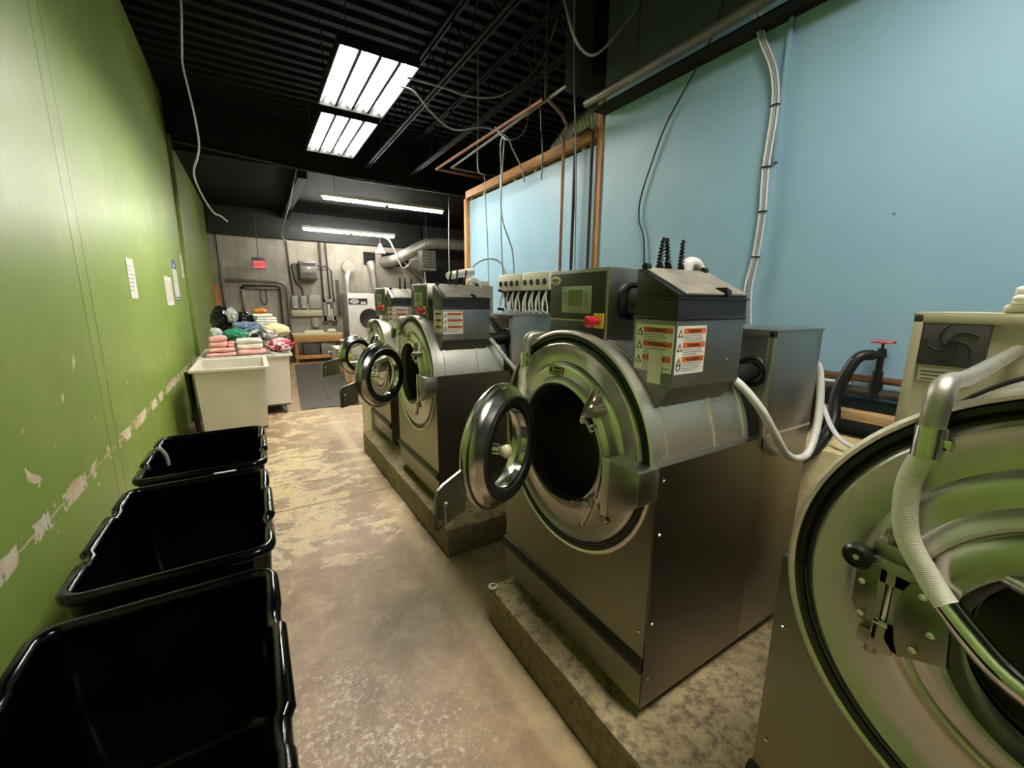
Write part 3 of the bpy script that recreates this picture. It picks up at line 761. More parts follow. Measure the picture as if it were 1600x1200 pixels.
g.prism([(.305, 1.313), (.311, 1.313), (.311, 1.327), (.315, 1.327), (.308, 1.337), (.301, 1.327), (.305, 1.327)], 'x', .5402, .5412)
g.part('filter_notice', ['white', 'ink'], w0, 'white filter notice with an upward arrow')
g = G(); g.lathe([(.534, .012), (.526, .010), (.526, .0001)], (.01, .255, 1.455), seg=14); g.part('screw', 'beige_enamel', w0)
g = G(); g.prism([(.282, 1.034), (.247, 1.057), (.240, 1.055), (.240, .930), (.268, .938), (.281, .965)], 'x', -.040, -.030, .002)
hg = g.part('hinge_plate', 'front_steel', w0, 'dark hinge plate with screws')
g = G()
for p in ([(.247, 1.062), (.236, 1.064), (.236, .918), (.243, .920)], [(.226, 1.064), (.196, 1.064), (.200, .912), (.214, .914), (.226, .93)], [(.246, 1.062), (.200, 1.064), (.205, 1.030), (.246, 1.030)], [(.243, .962), (.210, .962), (.204, .912), (.243, .920)]):
    g.prism(p, 'x', -.052, -.032, .001)
g.part('hinge_bracket', 'cast_dull', hg, 'light cast bracket with an upright slot')
g = G(); g.prism([(.199, 1.066), (.206, 1.052), (.212, 1.038), (.216, 1.020), (.2175, 1.0), (.217, .982), (.214, .962), (.210, .940), (.204, .918), (.146, .942), (.150, .98), (.155, 1.027), (.161, 1.058)], 'x', -.062, -.050, .002)
g.part('hinge_leaf', 'front_steel', hg, 'curved dark hinge leaf')
for p, x_ in (((.270, 1.012), -.040), ((.264, .951), -.040), ((.187, 1.043), -.062), ((.186, .945), -.062), ((.170, .985), -.062)):
    q = G(); q.lathe([(x_ + .002, .0055), (x_ - .005, .0055), (x_ - .008, .0001)], (0, p[0], p[1]), seg=10); q.part('bolt', 'chrome', hg)
g = G(); g.cyl((-.047, .231, .955), (-.047, .231, 1.035), .004, seg=8); g.box(-.058, -.044, .222, .242, .954, .963, .001); g.part('hinge_pin', 'chrome', hg)
g = G(); g.mi = 0; g.lathe([(-.040, .012), (-.052, .021), (-.070, .022), (-.076, .017), (-.073, .015), (-.073, .0001)], (0, .276, 1.066), seg=22); g.mi = 1; g.lathe([(-.0735, .005), (-.075, .004), (-.075, .0001)], (0, .276, 1.066), seg=12)
g.part('hinge_knob', ['black_plastic', 'offwhite'], hg, 'black roller knob')
g = G(); g.prism([(.262, 1.074), (.215, 1.074), (.190, 1.062), (.190, 1.050), (.235, 1.056), (.262, 1.060)], 'x', -.058, -.044, .003); g.part('hinge_arm', 'cast_dull', hg)
g = G(); g.tube([(-.035, .12, 1.115), (-.06, .06, 1.115), (-.065, -.02, 1.11), (-.06, -.10, 1.10), (-.035, -.16, 1.09)], [.012, .016, .018, .016, .012], 10, 6); g.part('door_grip', 'steel_dish', w0, 'rounded pressed door grip')

# ------------------------------------------------------------------ hanging lamps
def panel_lamp(x0, x1, y0, y1, z, label):
    t = empty('ceiling_lamp', ((x0 + x1) / 2, (y0 + y1) / 2, z), label, 'ceiling lamp', 'four-tube hanging lamps over the aisle')
    hx, hy = (x1 - x0) / 2, (y1 - y0) / 2
    g = G(); d = .075
    g.box(-hx, hx, -hy, hy, d, d + .012)
    for s in (-1, 1): g.box(s * hx - .006, s * hx + .006, -hy, hy, 0, d + .01); g.box(-hx, hx, s * hy - .006, s * hy + .006, 0, d + .01)
    g.part('housing', 'beam_black', t)
    g = G(); n = 4; pw = 2 * hx / n
    for k in range(n):
        a = -hx + pw * k
        for q in ((a + .004, a + pw * .36), (a + pw - .004, a + pw * .64)):
            v = [g.bm.verts.new(p) for p in ((q[0], -hy + .01, .012), (q[0], hy - .01, .012), (q[1], hy - .01, .068), (q[1], -hy + .01, .068))]
            g._f(v)
    g.part('reflector', 'lamp_white', t, 'white folded reflectors')
    g = G()
    for k in range(n - 1): g.box(-hx + pw * (k + 1) - .013, -hx + pw * (k + 1) + .013, -hy + .03, hy - .03, .004, .012)  # black strips added so the gaps between tubes read dimmer
    g.part('gap_strip', 'beam_black', t, 'black strip for the dimmer gap between the tubes')
    for k in range(n):
        xx = -hx + pw * (k + .5)
        g = G(); g.cyl((xx, -hy + .03, .036), (xx, hy - .03, .036), .019, seg=8); g.part('tube', 'tube', t, 'glowing tube')
    for sy in (-1, 1):
        for sx in (-1, 1):
            g = G(); g.cyl((sx * hx * .8, sy * (hy - .03), d), (sx * hx * .8, sy * (hy - .03), ZC - z), .004, seg=5); g.part('hanger', 'cable_dark', t)
    return t
panel_lamp(.765, 1.39, 3.74, 4.90, 3.4, 'four-tube hanging lamp nearer the camera')
panel_lamp(.815, 1.39, 5.08, 6.40, 3.4, 'four-tube hanging lamp behind the first one')
panel_lamp(.80, 1.42, -.75, .45, 3.4, 'four-tube hanging lamp above and behind the camera')
def strip_lamp(x0, x1, y, z, zc, label):
    t = empty('strip_lamp', ((x0 + x1) / 2, y, z), label, 'strip lamp', 'bare strip lamps at the far end'); h = (x1 - x0) / 2
    g = G(); g.box(-h, h, -.045, .045, .03, .085, .004); g.part('batten', 'lamp_white', t)
    for s in (-1, 1):
        g = G(); g.cyl((s * h * .5 - h * .47, 0, .006), (s * h * .5 + h * .47, 0, .006), .020, seg=8); g.part('tube', 'tube_far', t, 'glowing tube')
    for s in (-.8, .8):
        g = G(); g.cyl((s * h, 0, .08), (s * h, 0, zc - z), .004, seg=5); g.part('hanger', 'cable_dark', t)
strip_lamp(1.20, 3.42, 8.11, 3.2, 3.58, 'bright strip lamp hanging nearer of the two at the far end')
strip_lamp(1.17, 3.27, 10.9, 3.06, 3.58, 'strip lamp hanging in front of the far block wall')

# ------------------------------------------------------------------ black bins
def make_bin(loc, label):
    t = empty('laundry_bin', loc, label, 'laundry bin', 'black plastic laundry bins along the green wall')
    W_, L_, H_, RC = .575, .90, .62, .06
    def rr(w, l, z, rc, n=5):
        out = []
        for cx, cy, a0 in ((w / 2 - rc, l / 2 - rc, 0), (-w / 2 + rc, l / 2 - rc, 90), (-w / 2 + rc, -l / 2 + rc, 180), (w / 2 - rc, -l / 2 + rc, 270)):
            for k in range(n + 1):
                a = R(a0 + 90 * k / n); out.append(Vector((cx + rc * math.cos(a), cy + rc * math.sin(a), z)))
        return out
    g = G()
    o = [rr(W_ - .03, L_ - .03, H_, RC), rr(W_ - .06, L_ - .07, H_ - .25, RC), rr(W_ - .11, L_ - .14, .13, RC), rr(W_ - .13, L_ - .16, .11, RC)]
    i = [rr(W_ - .15, L_ - .18, .125, RC), rr(W_ - .12, L_ - .15, .14, RC), rr(W_ - .07, L_ - .08, H_ - .25, RC), rr(W_ - .042, L_ - .042, H_, RC)]
    g.rings(list(reversed(o)), True, True, False); g.rings(i, True, True, False)
    g.rings([i[-1], o[0]], True, False, False)
    g.part('tub', 'bin_plastic', t)
    # rolled rim: raised grips along the long sides with stepped notches between them
    pts = []; base = rr(W_ - .038, L_ - .038, H_, .055, 6)
    def add(side):
        for yy in ((-.36, -.24, -.225, -.15, -.135, 0, .135, .15, .225, .24, .36) if side > 0 else (.36, .24, .225, .15, .135, 0, -.135, -.15, -.225, -.24, -.36)):
            a = abs(yy)
            dip = .150 <= a <= .225; mid = a < .15
            pts.append(Vector((side * (W_ / 2 - .019 + (-.004 if dip else .007 if mid else 0)), yy, H_ - (.011 if dip else 0))))
    n = 7
    # corners: 0 (+,+) 1 (-,+) 2 (-,-) 3 (+,-)
    add(1); pts += base[0:n] + base[n:2 * n]; add(-1); pts += base[2 * n:3 * n] + base[3 * n:4 * n]
    g = G(); g.tube(pts, .0205, 12, closed=True); g.part('rim', 'bin_plastic', t, 'glossy rolled rim with stepped grips')
    for sx in (-1, 1):
        for sy in (-1, 1):
            g = G(); cx, cy = sx * (W_ / 2 - .13), sy * (L_ / 2 - .15)
            g.cyl((cx - .012, cy, .045), (cx + .012, cy, .045), .045, seg=18); g.box(cx - .02, cx - .015, cy - .02, cy + .02, .045, .112); g.box(cx + .015, cx + .02, cy - .02, cy + .02, .045, .112); g.box(cx - .03, cx + .03, cy - .03, cy + .03, .105, .113)
            g.part('caster', 'black_rubber', t)
    return t
b1 = make_bin((-.292, 1.035, 0), 'black laundry bin nearest the camera, cut off by the photo edge')
b2 = dup(b1, (-.288, 2.02, 0), 'black laundry bin in the middle of the three')
b3 = dup(b1, (-.284, 2.93, 0), 'black laundry bin farthest of three, in front of the empty cream cart')
for b, sc in ((b2, .975), (b3, .88)): b.scale = (1, sc, 1)
# worn tape scraps on the rims
g = G(); g.box(-.235, -.14, 2.462, 2.478, .634, .636)
g.thing('tape_scrap', 'cable_white', 'pale tape scrap stuck on the rim between two black bins', 'tape')

g = G(); g.tube([(-.545, 3.03, .645), (-.525, 3.03, .648), (-.500, 3.03, .60), (-.492, 3.02, .54)], [.004, .010, .010, .008], 6, 3)
g.thing('tape_scrap', 'clear_tape', 'torn clear tape hanging inside the farthest black bin', 'tape')
g = G(); g.mi = 0; g.lathe([(0, .022), (.006, .020), (.006, .0001)], (.845, 1.515, .188), (0, 0, 1), 20); g.mi = 1
for a in (-.5, 0, .5): g.box(.835, .858, 1.513 + a * .012, 1.516 + a * .012, .194, .1955)
g.thing('marker_cap', ['white', 'ink'], 'small white cap with dark strokes at the far corner of the near base', 'cap')
# ------------------------------------------------------------------ cream carts
def make_cart(loc, W_, L_, label):
    t = empty('laundry_cart', loc, label, 'laundry cart', 'cream wheeled laundry carts')
    H_ = .80
    def q(w, l, z): return [Vector((sx * w / 2, sy * l / 2, z)) for sx, sy in ((1, 1), (-1, 1), (-1, -1), (1, -1))]
    g = G(); w, l = W_ - .08, L_ - .08
    g.rings([q(w - .05, l - .06, .135), q(w, l, H_ - .005)], True, True, False); g.rings([q(w - .066, l - .076, .15), q(w - .012, l - .012, H_ - .005)], True, True, False)
    g.part('tub', 'cart', t)
    g = G()
    def lip(z, e): return q(W_ - e, L_ - e, z)
    g.rings([q(w - .012, l - .012, H_ - .01), q(w - .012, l - .012, H_), lip(H_ + .008, .03), lip(H_ + .002, .004), lip(H_ - .022, 0), lip(H_ - .022, .008), lip(H_ - .006, .03), q(w, l, H_ - .012)], True, False, False)
    g.part('rim', 'cart', t)
    g = G(); g.box(-w / 2 + .03, w / 2 - .03, -l / 2 + .04, l / 2 - .04, .112, .138); g.part('base_board', 'elec_dark', t)
    for sx in (-1, 1):
        for sy in (-1, 1):
            g = G(); cx, cy = sx * (w / 2 - .10), sy * (l / 2 - .10)
            g.mi = 0; g.cyl((cx - .016, cy - .02, .05), (cx + .016, cy - .02, .05), .05, seg=20)
            g.mi = 1
            for s in (-1, 1): g.prism([(cy - .03, .05), (cy - .01, .05), (cy + .03, .108), (cy - .03, .108)], 'x', cx + s * .022 - .002, cx + s * .022 + .002)
            g.box(cx - .04, cx + .04, cy - .04, cy + .04, .104, .112)
            g.part('caster', ['pipe_grey', 'castmetal'], t)
    return t
make_cart((-.232, 5.575, 0), .70, .93, 'empty cream laundry cart behind the black bins')
make_cart((-.09, 6.76, 0), 1.02, 1.20, 'cream laundry cart heaped with laundry')
g = G(); g.prism([(-.592, .0), (-.555, .0), (-.575, .765), (-.635, .765)], 'y', 5.30, 5.33, .003)  # black strip added as the dark shade beside the cart
g.thing('shade_strip', 'bin_plastic', 'narrow black strip for the shade between empty cream cart and green wall', 'board')

# ------------------------------------------------------------------ laundry heap
def cloth(name, a, b, sc=9, rough=.85, th=.5):
    t = NT(name); f = t.noise(t.coord((1, 1, 1)), sc, 4, .6, .8)
    t.p(Base_Color=t.ramp(f, [(max(0, th - .06), lin(a)), (th + .06, lin(b))]), Roughness=rough); t.bump(f, .3, .01); return t.m
MT['pink'] = cloth('pink_towelling', (240, 168, 164), (248, 194, 188), 6)
MT['white_towel'] = cloth('white_towelling', (226, 222, 208), (240, 236, 226), 6)
MT['redwhite'] = cloth('red_and_white_cloth', (158, 34, 56), (236, 206, 206), 11, th=.52)
MT['zebra'] = cloth('black_and_white_cloth', (36, 36, 36), (214, 212, 200), 10)
MT['green_bag'] = plain('green_bag', (46, 138, 104), .3, 0, .2, 10)
MT['blue_bag'] = plain('blue_film_bag', (112, 134, 160), .14, 0, .3, 8)
MT['black_bag'] = plain('black_bag', (16, 16, 18), .2, 0, .3, 8)
MT['cream_cloth'] = cloth('cream_cloth', (222, 206, 160), (236, 224, 188), 5)
MT['grey_cloth'] = cloth('grey_cloth', (170, 176, 168), (198, 202, 192), 5)
MT['clear_film'] = plain('crumpled_clear_film', (176, 178, 176), .08, 0, .4, 30, .9)
MT['orange_cloth'] = cloth('orange_cloth', (190, 116, 50), (214, 140, 70), 6)
def folded(name, x0, x1, y0, y1, z0, z1, mat, label, cat, n=3, seed=1, group=None):
    g = G(); h = (z1 - z0) / n; rnd = random.Random(seed)
    for k in range(n):
        o = [rnd.uniform(-.008, .008) for _ in range(4)]
        g.box(x0 + o[0], x1 + o[1], y0 + o[2], y1 + o[3], z0 + k * h, z0 + (k + 1) * h + .002, min(h * .46, .04), seg=4)
    bmesh.ops.subdivide_edges(g.bm, edges=[e for e in g.bm.edges if e.calc_length() > .06], cuts=3, use_grid_fill=True)
    for v in g.bm.verts: v.co += noise.noise_vector(v.co * 8 + Vector((seed, 0, 0))) * .012
    return g.thing(name, mat, label, cat, group)
def heap(name, x0, x1, z0, z1, y0, y1, mat, seed, label, cat, amp=.16, freq=2.4, group=None, z_base=None):
    g = G(); zb = z0 if z_base is None else z_base
    g.lump(((x0 + x1) / 2, (y0 + y1) / 2, (zb + z1) / 2), ((x1 - x0) / 2 * .95, (y1 - y0) / 2 * .95, (z1 - zb) / 2 * .95), seed, amp, freq)
    return g.thing(name, mat, label, cat, group)
TG = 'folded towels at the front of the loaded cart'
folded('folded_towel', -.50, -.20, 6.22, 6.46, .805, .845, 'pink', 'pink towel folded flat, at bottom left of the laundry heap', 'towel', 1, 1, TG)
folded('folded_towel', -.49, -.215, 6.24, 6.46, .856, .905, 'pink', 'pink towel, second up in the left pink stack', 'towel', 1, 2, TG)
folded('folded_towel', -.475, -.285, 6.28, 6.48, .915, 1.045, 'pink', 'thick pink towel topping the left pink stack', 'towel', 2, 3, TG)
folded('folded_towel', -.28, -.205, 6.30, 6.48, .907, .97, 'pink', 'small pink towel end right beside the pink stack', 'towel', 2, 4, TG)
folded('folded_towel', -.19, .13, 6.22, 6.48, .805, .865, 'pink', 'pink towel lying flat under the white towel', 'towel', 1, 5, TG)
folded('folded_towel', -.19, .09, 6.28, 6.48, .877, 1.01, 'white_towel', 'plump white towel folded on top of a pink one', 'towel', 2, 6, TG)
heap('crumpled_cloth', .14, .45, .81, 1.0, 6.22, 6.50, 'redwhite', 7, 'crumpled red and white cloth at the cart corner', 'cloth', .2, 3)
heap('laundry_pile', -.5, .36, .80, 1.0, 6.5, 7.26, 'grey_cloth', 31, 'grey laundry filling the bottom of the loaded cart', 'laundry', .06, 2, z_base=.35)
heap('folded_sheet', -.49, -.33, .98, 1.14, 6.5, 6.76, 'grey_cloth', 8, 'pale grey sheet at left of the green bag', 'sheet')
heap('laundry_bag', -.34, -.06, .98, 1.12, 6.5, 6.74, 'green_bag', 9, 'green bag lying in the laundry heap', 'bag', .22, 3)
heap('crumpled_cloth', -.05, .28, .96, 1.10, 6.50, 6.66, 'zebra', 10, 'black and white crumpled cloth', 'cloth', .2, 3)
heap('laundry_bag', .11, .46, .97, 1.17, 6.68, 6.97, 'cream_cloth', 11, 'cream bundle on the right of the heap', 'bag', .1, 2)
heap('laundry_bag', -.24, .10, 1.03, 1.20, 6.76, 7.0, 'blue_bag', 12, 'shiny blue film bag on top of the heap', 'bag', .24, 3)
heap('rubbish_bag', -.48, -.23, 1.02, 1.41, 7.02, 7.32, 'black_bag', 13, 'tall black bag against the green wall', 'bag', .2, 3)
heap('rubbish_bag', -.21, .03, 1.08, 1.33, 7.05, 7.32, 'black_bag', 14, 'smaller black bag beside the tall black bag', 'bag', .2, 3)
heap('film_scrap', -.28, -.16, 1.18, 1.38, 6.95, 7.03, 'clear_film', 15, 'crumpled clear film between the two black bags', 'film', .3, 4)
folded('folded_sheet', .06, .32, 7.0, 7.24, 1.10, 1.25, 'white_towel', 'stack of white sheets behind the cream bundle', 'sheet', 4, 16)
folded('folded_sheet', .02, .26, 7.02, 7.26, 1.262, 1.30, 'white_towel', 'white folded sheet under the orange cloth', 'sheet', 1, 17)
heap('crumpled_cloth', .02, .22, 1.295, 1.38, 7.05, 7.24, 'orange_cloth', 18, 'orange cloth on the very top of the heap', 'cloth', .12, 2)

# ------------------------------------------------------------------ bench, mat, far equipment
t = empty('workbench', (1.38, 11.5, 0), 'low wooden workbench against the far block wall', 'workbench')
g = G(); g.box(-.57, .55, -.30, .30, .64, .69, .004); g.part('worktop', 'ply', t)
g = G(); g.box(-.56, .54, -.31, -.28, .50, .64, .003); g.part('apron', 'wood_x', t)
for sx in (-.52, .50):
    for sy in (-.25, .25): g = G(); g.box(sx - .035, sx + .035, sy - .035, sy + .035, 0, .64, .003); g.part('leg', 'wood', t)
g = G(); g.box(-.56, .54, -.28, .28, .12, .15, .003); g.box(-.56, .54, -.31, -.28, .09, .18, .003); g.part('shelf', 'wood_x', t)
g = G(); g.box(1.07, 1.51, 11.32, 11.6, .69, .76, .006); g.thing('flat_box', 'offwhite', 'flat white box lying on the workbench', 'box')
g = G(); g.lump((1.71, 11.42, .745), (.11, .09, .05), 5, .1, 2); g.thing('cloth_bundle', 'white_towel', 'small white bundle at the right end of the workbench', 'cloth')
g = G(); g.box(1.02, 1.38, 11.24, 11.6, .152, .42, .01); g.box(1.005, 1.395, 11.225, 11.615, .40, .45, .008); g.thing('storage_box', 'elec_dark', 'dark lidded box on the workbench shelf', 'box')
g = G(); g.box(1.42, 1.72, 11.28, 11.6, .152, .45, .006); g.thing('storage_box', 'elec_grey', 'pale grey box on the workbench shelf', 'box')
G().prism([(.47, 6.30), (.86, 6.26), (1.18, 10.9), (.76, 10.85)], 'z', 0, .010).thing('floor_mat', 'mat', 'grey rubber mat on the left of the far aisle', 'mat', 'floor mats laid in the far aisle')
G().prism([(.865, 6.26), (1.27, 6.22), (1.64, 10.95), (1.185, 10.9)], 'z', 0, .010).thing('floor_mat', 'mat', 'grey rubber mat on the right of the far aisle', 'mat', 'floor mats laid in the far aisle')
# exit sign
t = empty('exit_sign', (.275, 11.7, 2.2), 'red lit exit sign hanging from a rod by the far wall', 'sign')
g = G(); g.box(-.135, .135, -.04, .04, 0, .26, .004); g.part('housing', 'elec_dark', t)
g = G(); g.mi = 0; g.box(-.12, .125, -.046, -.04, .015, .185); g.mi = 1; g.text('EXIT', .105, face((.002, -.0475, .10), (1, 0, 0), (0, 0, 1))); g.part('face', ['exit_face', 'exit_red'], t)
g = G(); g.cyl((0, 0, .25), (0, 0, 1.38), .008, seg=8); g.part('rod', 'pipe_dark', t)
# transformer on the far wall
t = empty('transformer', (1.32, 11.82, 2.0), 'grey louvred transformer box high on the far block wall', 'electrical box')
g = G(); g.box(-.20, .20, -.16, .18, 0, .44, .008); g.part('case', 'elec_dark', t)
g = G(); g.box(-.19, .19, -.172, -.158, .03, .42, .004); g.part('front_cover', 'pipe_grey', t)
g = G(); g.box(-.16, .16, -.178, -.171, .32, .39)
for k in range(3): g.box(-.16, .16, -.176, -.171, .10 + k * .025, .112 + k * .025)
g.part('louvre', 'panel_dark', t)
g = G(); g.box(-.03, .05, -.176, -.172, .26, .285); g.part('rating_plate', 'white', t)
# electrical boxes
def ebox(x0, x1, z0, z1, d, mat, label, name='switch_box', handle=True, cat='switch box'):
    t = empty(name, ((x0 + x1) / 2, YB, z0), label, cat, 'electrical boxes on the far block wall'); w = (x1 - x0) / 2; h = z1 - z0
    g = G(); g.box(-w, w, -d, 0, 0, h, .006); g.part('case', mat, t)
    g = G(); g.box(-w + .012, w - .012, -d - .008, -d, .012, h - .012, .003); g.part('cover', mat, t)
    if handle:
        g = G(); g.box(w, w + .03, -d + .02, -d + .05, h * .45, h * .8, .004); g.part('handle', 'elec_dark', t)
        g = G(); g.box(-.03, .03, -d - .011, -d - .007, h * .12, h * .2); g.part('plate', 'white', t)
ebox(.90, 1.04, 1.28, 1.60, .10, 'elec_grey', 'grey switch box, left one of the pair under the transformer')
ebox(1.10, 1.24, 1.28, 1.60, .10, 'elec_grey', 'grey switch box, right one of the pair under the transformer')
ebox(1.30, 1.58, 1.28, 1.62, .05, 'elec_grey', 'wide grey panel with a pipe fitting, right of the two switch boxes', 'wall_panel', False, 'panel')
ebox(.87, 1.59, 1.09, 1.25, .12, 'beige_enamel', 'long horizontal wiring trough under the switch boxes', 'wiring_trough', False, 'trough')
ebox(1.33, 1.50, .80, 1.07, .08, 'elec_grey', 'small grey box below the wiring trough', 'junction_box', False, 'junction box')
t = empty('meter_cabinet', (1.78, YB, .98), 'open grey meter cabinet left of the white dryer', 'meter cabinet')
g = G()
for a in ((-.15, -.10, 0, .55), (.08, .13, 0, .55), (-.15, .13, .47, .55), (-.15, .13, 0, .12)): g.box(a[0], a[1], -.12, 0, a[2], a[3])
g.box(-.15, .13, -.02, 0, 0, .55); g.part('case', 'elec_grey', t)
g = G(); g.cyl((-.03, -.07, .12), (-.03, -.07, .42), .03, seg=12); g.cyl((.04, -.07, .12), (.04, -.07, .30), .025, seg=12); g.part('fuse', 'offwhite', t)
g = G(); g.box(-.19, -.05, -.14, -.02, -.06, -.02, .004); g.box(.02, .16, -.14, -.02, -.07, .0, .004); g.part('bracket', 'elec_dark', t)
# conduits on the far wall
def pipe(name, pts, r, mat, label, cat, group=None, seg=8, smooth=0):
    g = G(); g.tube(pts, r, seg, smooth); return g.thing(name, mat, label, cat, group)
CG = 'conduits on the far block wall'
pipe('conduit', [(-.42, 11.9, 1.95), (.62, 11.9, 1.92), (.72, 11.9, 1.90), (.80, 11.9, 1.82), (.82, 11.9, 1.70), (.82, 11.9, .05)], .030, 'pipe_grey', 'outer thick conduit bending down around the blocked opening', 'conduit', CG)
pipe('conduit', [(-.10, 11.93, 1.83), (.60, 11.93, 1.83), (.66, 11.93, 1.80), (.67, 11.93, 1.74), (.67, 11.93, .05)], .026, 'pipe_dark', 'inner dark conduit inside the outer bend', 'conduit', CG)
pipe('conduit', [(-.49, 11.93, .05), (-.49, 11.93, 2.94)], .03, 'pipe_grey', 'upright conduit in the far left corner', 'conduit', CG)
pipe('conduit', [(.90, 11.95, 2.93), (.92, 11.95, 2.2), (.96, 11.93, 1.60)], .016, 'pipe_dark', 'thin conduit dropping to the left switch box', 'conduit', CG)
pipe('conduit', [(1.115, 11.94, 2.36), (1.0, 11.94, 2.37), (.985, 11.94, 2.28), (1.03, 11.94, 1.95), (1.16, 11.94, 1.78), (1.17, 11.94, 1.60)], .014, 'pipe_dark', 'thin curved conduit from transformer to the right switch box', 'conduit', CG, 8, 4)
pipe('conduit', [(1.64, 11.93, 2.93), (1.64, 11.93, 1.53)], .028, 'pipe_dark', 'left upright conduit of the pair right of the transformer', 'conduit', CG)
pipe('conduit', [(1.78, 11.93, 2.93), (1.80, 11.93, 1.53)], .022, 'pipe_dark', 'right upright conduit of the pair right of the transformer', 'conduit', CG)
pipe('conduit', [(1.52, 11.90, 2.35), (1.78, 11.90, 2.34), (1.87, 11.90, 2.25), (1.88, 11.90, 1.53)], .018, 'pipe_dark', 'curved conduit leaving the transformer to the right', 'conduit', CG)
pipe('conduit', [(2.0, 11.93, 2.02), (2.01, 11.93, 1.15)], .035, 'pipe_grey', 'short upright grey channel left of the white dryer', 'conduit', CG)
pipe('cable_loop', [(.25, 11.9, 1.75), (.25, 11.9, 1.5), (.29, 11.9, 1.39), (.34, 11.9, 1.40), (.37, 11.9, 1.52), (.36, 11.9, 1.75)], .014, 'pipe_dark', 'dark cable loop hanging in the blocked opening', 'cable', None, 8, 5)
g = G()
for a in ((-.14, -.08, .2, 1.80), (-.14, .64, 1.74, 1.80)): g.box(a[0], a[1], YB - .05, YB, a[2], a[3], .003)
g.struct('trim_9', 'pipe_grey', 'dark steel frame of the blocked opening in the far wall', 'trim')
G().box(-.64, -.54, 11.5, 11.54, 0, 1.80).thing('wooden_board', 'wood', 'orange-brown board upright in the far left corner', 'board')
# dryer
t = empty('dryer', (2.5, 11.55, 0), 'tall white tumble dryer by the far wall with open dark door', 'tumble dryer')
g = G(); g.box(-.42, .42, -.34, .40, 0, 1.68, .01); g.part('cabinet', 'elec_grey', t)
g = G(); g.box(-.405, .42, -.36, -.335, .02, 1.675, .006); g.part('front_panel', 'white_enamel', t)
g = G(); g.mi = 0; g.box(-.385, .07, -.365, -.358, 1.40, 1.55); g.mi = 1
g.lathe([(0, 1), (-.003, 1), (-.003, .0001)], (0, 0, 0), (0, 1, 0), 24)
vs = [v for v in g.bm.verts if abs(v.co.y) < .01]
for v in vs: v.co = Vector((v.co.x * .115 - .245, v.co.y - .365, v.co.z * .058 + 1.475))
g.box(-.09, .03, -.368, -.364, 1.41, 1.47)
g.mi = 2; g.text('UniMac', .058, face((-.245, -.3690, 1.480), (1, 0, 0), (0, 0, 1)))
g.part('name_plate', ['ink', 'white', 'maroon'], t, 'black plate with a white oval badge')
g = G(); g.lathe([(0, .24), (-.03, .25), (-.05, .235), (-.03, .20), (-.015, .0001)], (.10, -.37, 1.05), (0, 1, 0), 40); g.part('door', 'vent_dark', t, 'round dark door')
g = G(); g.tube([(-.30, .10, 1.66), (-.30, .10, 2.02), (-.28, .12, 2.12), (-.23, .26, 2.22), (-.22, .38, 2.3)], .075, 16); g.tube([(-.22, .20, 2.34), (-.22, .43, 2.36)], .15, 20)
g.part('exhaust_duct', 'galv', t, 'silver exhaust duct')
# second exhaust
pipe('exhaust_duct', [(2.96, 11.85, 1.70), (2.94, 11.85, 1.95), (2.92, 11.85, 2.15), (2.90, 11.86, 2.35), (2.88, 11.92, 2.5)], [.075, .085, .075, .095, .11], 'galv', 'ribbed silver duct entering the second wall hole', 'duct', None, 16, 4)
for nm, x0, x1, z0, z1, lb in (('trim_10', 2.72, 3.03, 2.44, 2.78, 'dark square hole frame around the ribbed duct'), ('trim_11', 3.2, 3.95, 2.44, 2.80, 'dark wide hole frame around the big silver duct')):
    g = G(); g.box(x0, x1, YB - .012, YB + .002, z0, z1); g.struct(nm, 'beam_black', lb, 'trim')
pipe('air_duct', [(3.25, 11.95, 2.55), (3.35, 11.2, 2.55), (4.0, 10.9, 2.92), (4.25, 10.85, 2.98), (4.6, 10.85, 3.0), (6.45, 10.85, 3.0)], .14, 'galv', 'big silver air duct sloping up from the far wall', 'duct', None, 20, 4)
pipe('air_duct', [(3.72, 11.92, 2.62), (4.08, 11.2, 2.10), (4.2, 11.2, 1.8)], .05, 'pipe_grey', 'thin grey duct slanting down below the big silver duct', 'duct')
t = empty('air_heater', (3.93, 10.42, 2.24), 'hanging air heater with a white grille', 'air heater')
g = G(); g.box(-.19, .19, -.10, .2, 0, .50, .01); g.part('case', 'elec_dark', t)
g = G()
for k in range(6): g.box(-.17 + k * .064, -.155 + k * .064, -.115, -.10, .10, .48)
for k in range(6): g.box(-.17, .165, -.118, -.104, .10 + k * .073, .112 + k * .073)
g.box(-.18, .18, -.115, -.10, .02, .07); g.part('grille', 'elec_grey', t)
g = G(); g.cyl((0, .05, .5), (0, .05, 1.345), .008, seg=6); g.part('hanger', 'pipe_dark', t)
t = empty('shade', (2.97, 11.2, 2.68), 'small white cone shade hanging under the far strip lamp', 'lamp shade')
g = G(); g.lathe([(0, .13), (.21, .035), (.24, .03), (.24, .0001)], (0, 0, 0), (0, 0, 1), 24); g.part('cone', 'white', t)
g = G(); g.cyl((0, 0, .24), (0, 0, .91), .006, seg=6); g.part('cord', 'cable_dark', t)
# low white table and cream cabinet near the third washer
t = empty('side_table', (1.66, 8.3, 0), 'low white-topped table beyond the third washer', 'table')
g = G(); g.box(-.24, .30, -.40, .42, .72, .75, .003); g.part('table_top', 'white_enamel', t)
for sx in (-.21, .26):
    for sy in (-.36, .38): g = G(); g.box(sx - .025, sx + .025, sy - .025, sy + .025, 0, .72); g.part('leg', 'wood', t)
G().box(.965, 1.45, 4.33, 4.75, .0, .86, .006).thing('steel_cabinet', 'cart', 'plain cream cabinet side just beyond the narrow third washer', 'cabinet')
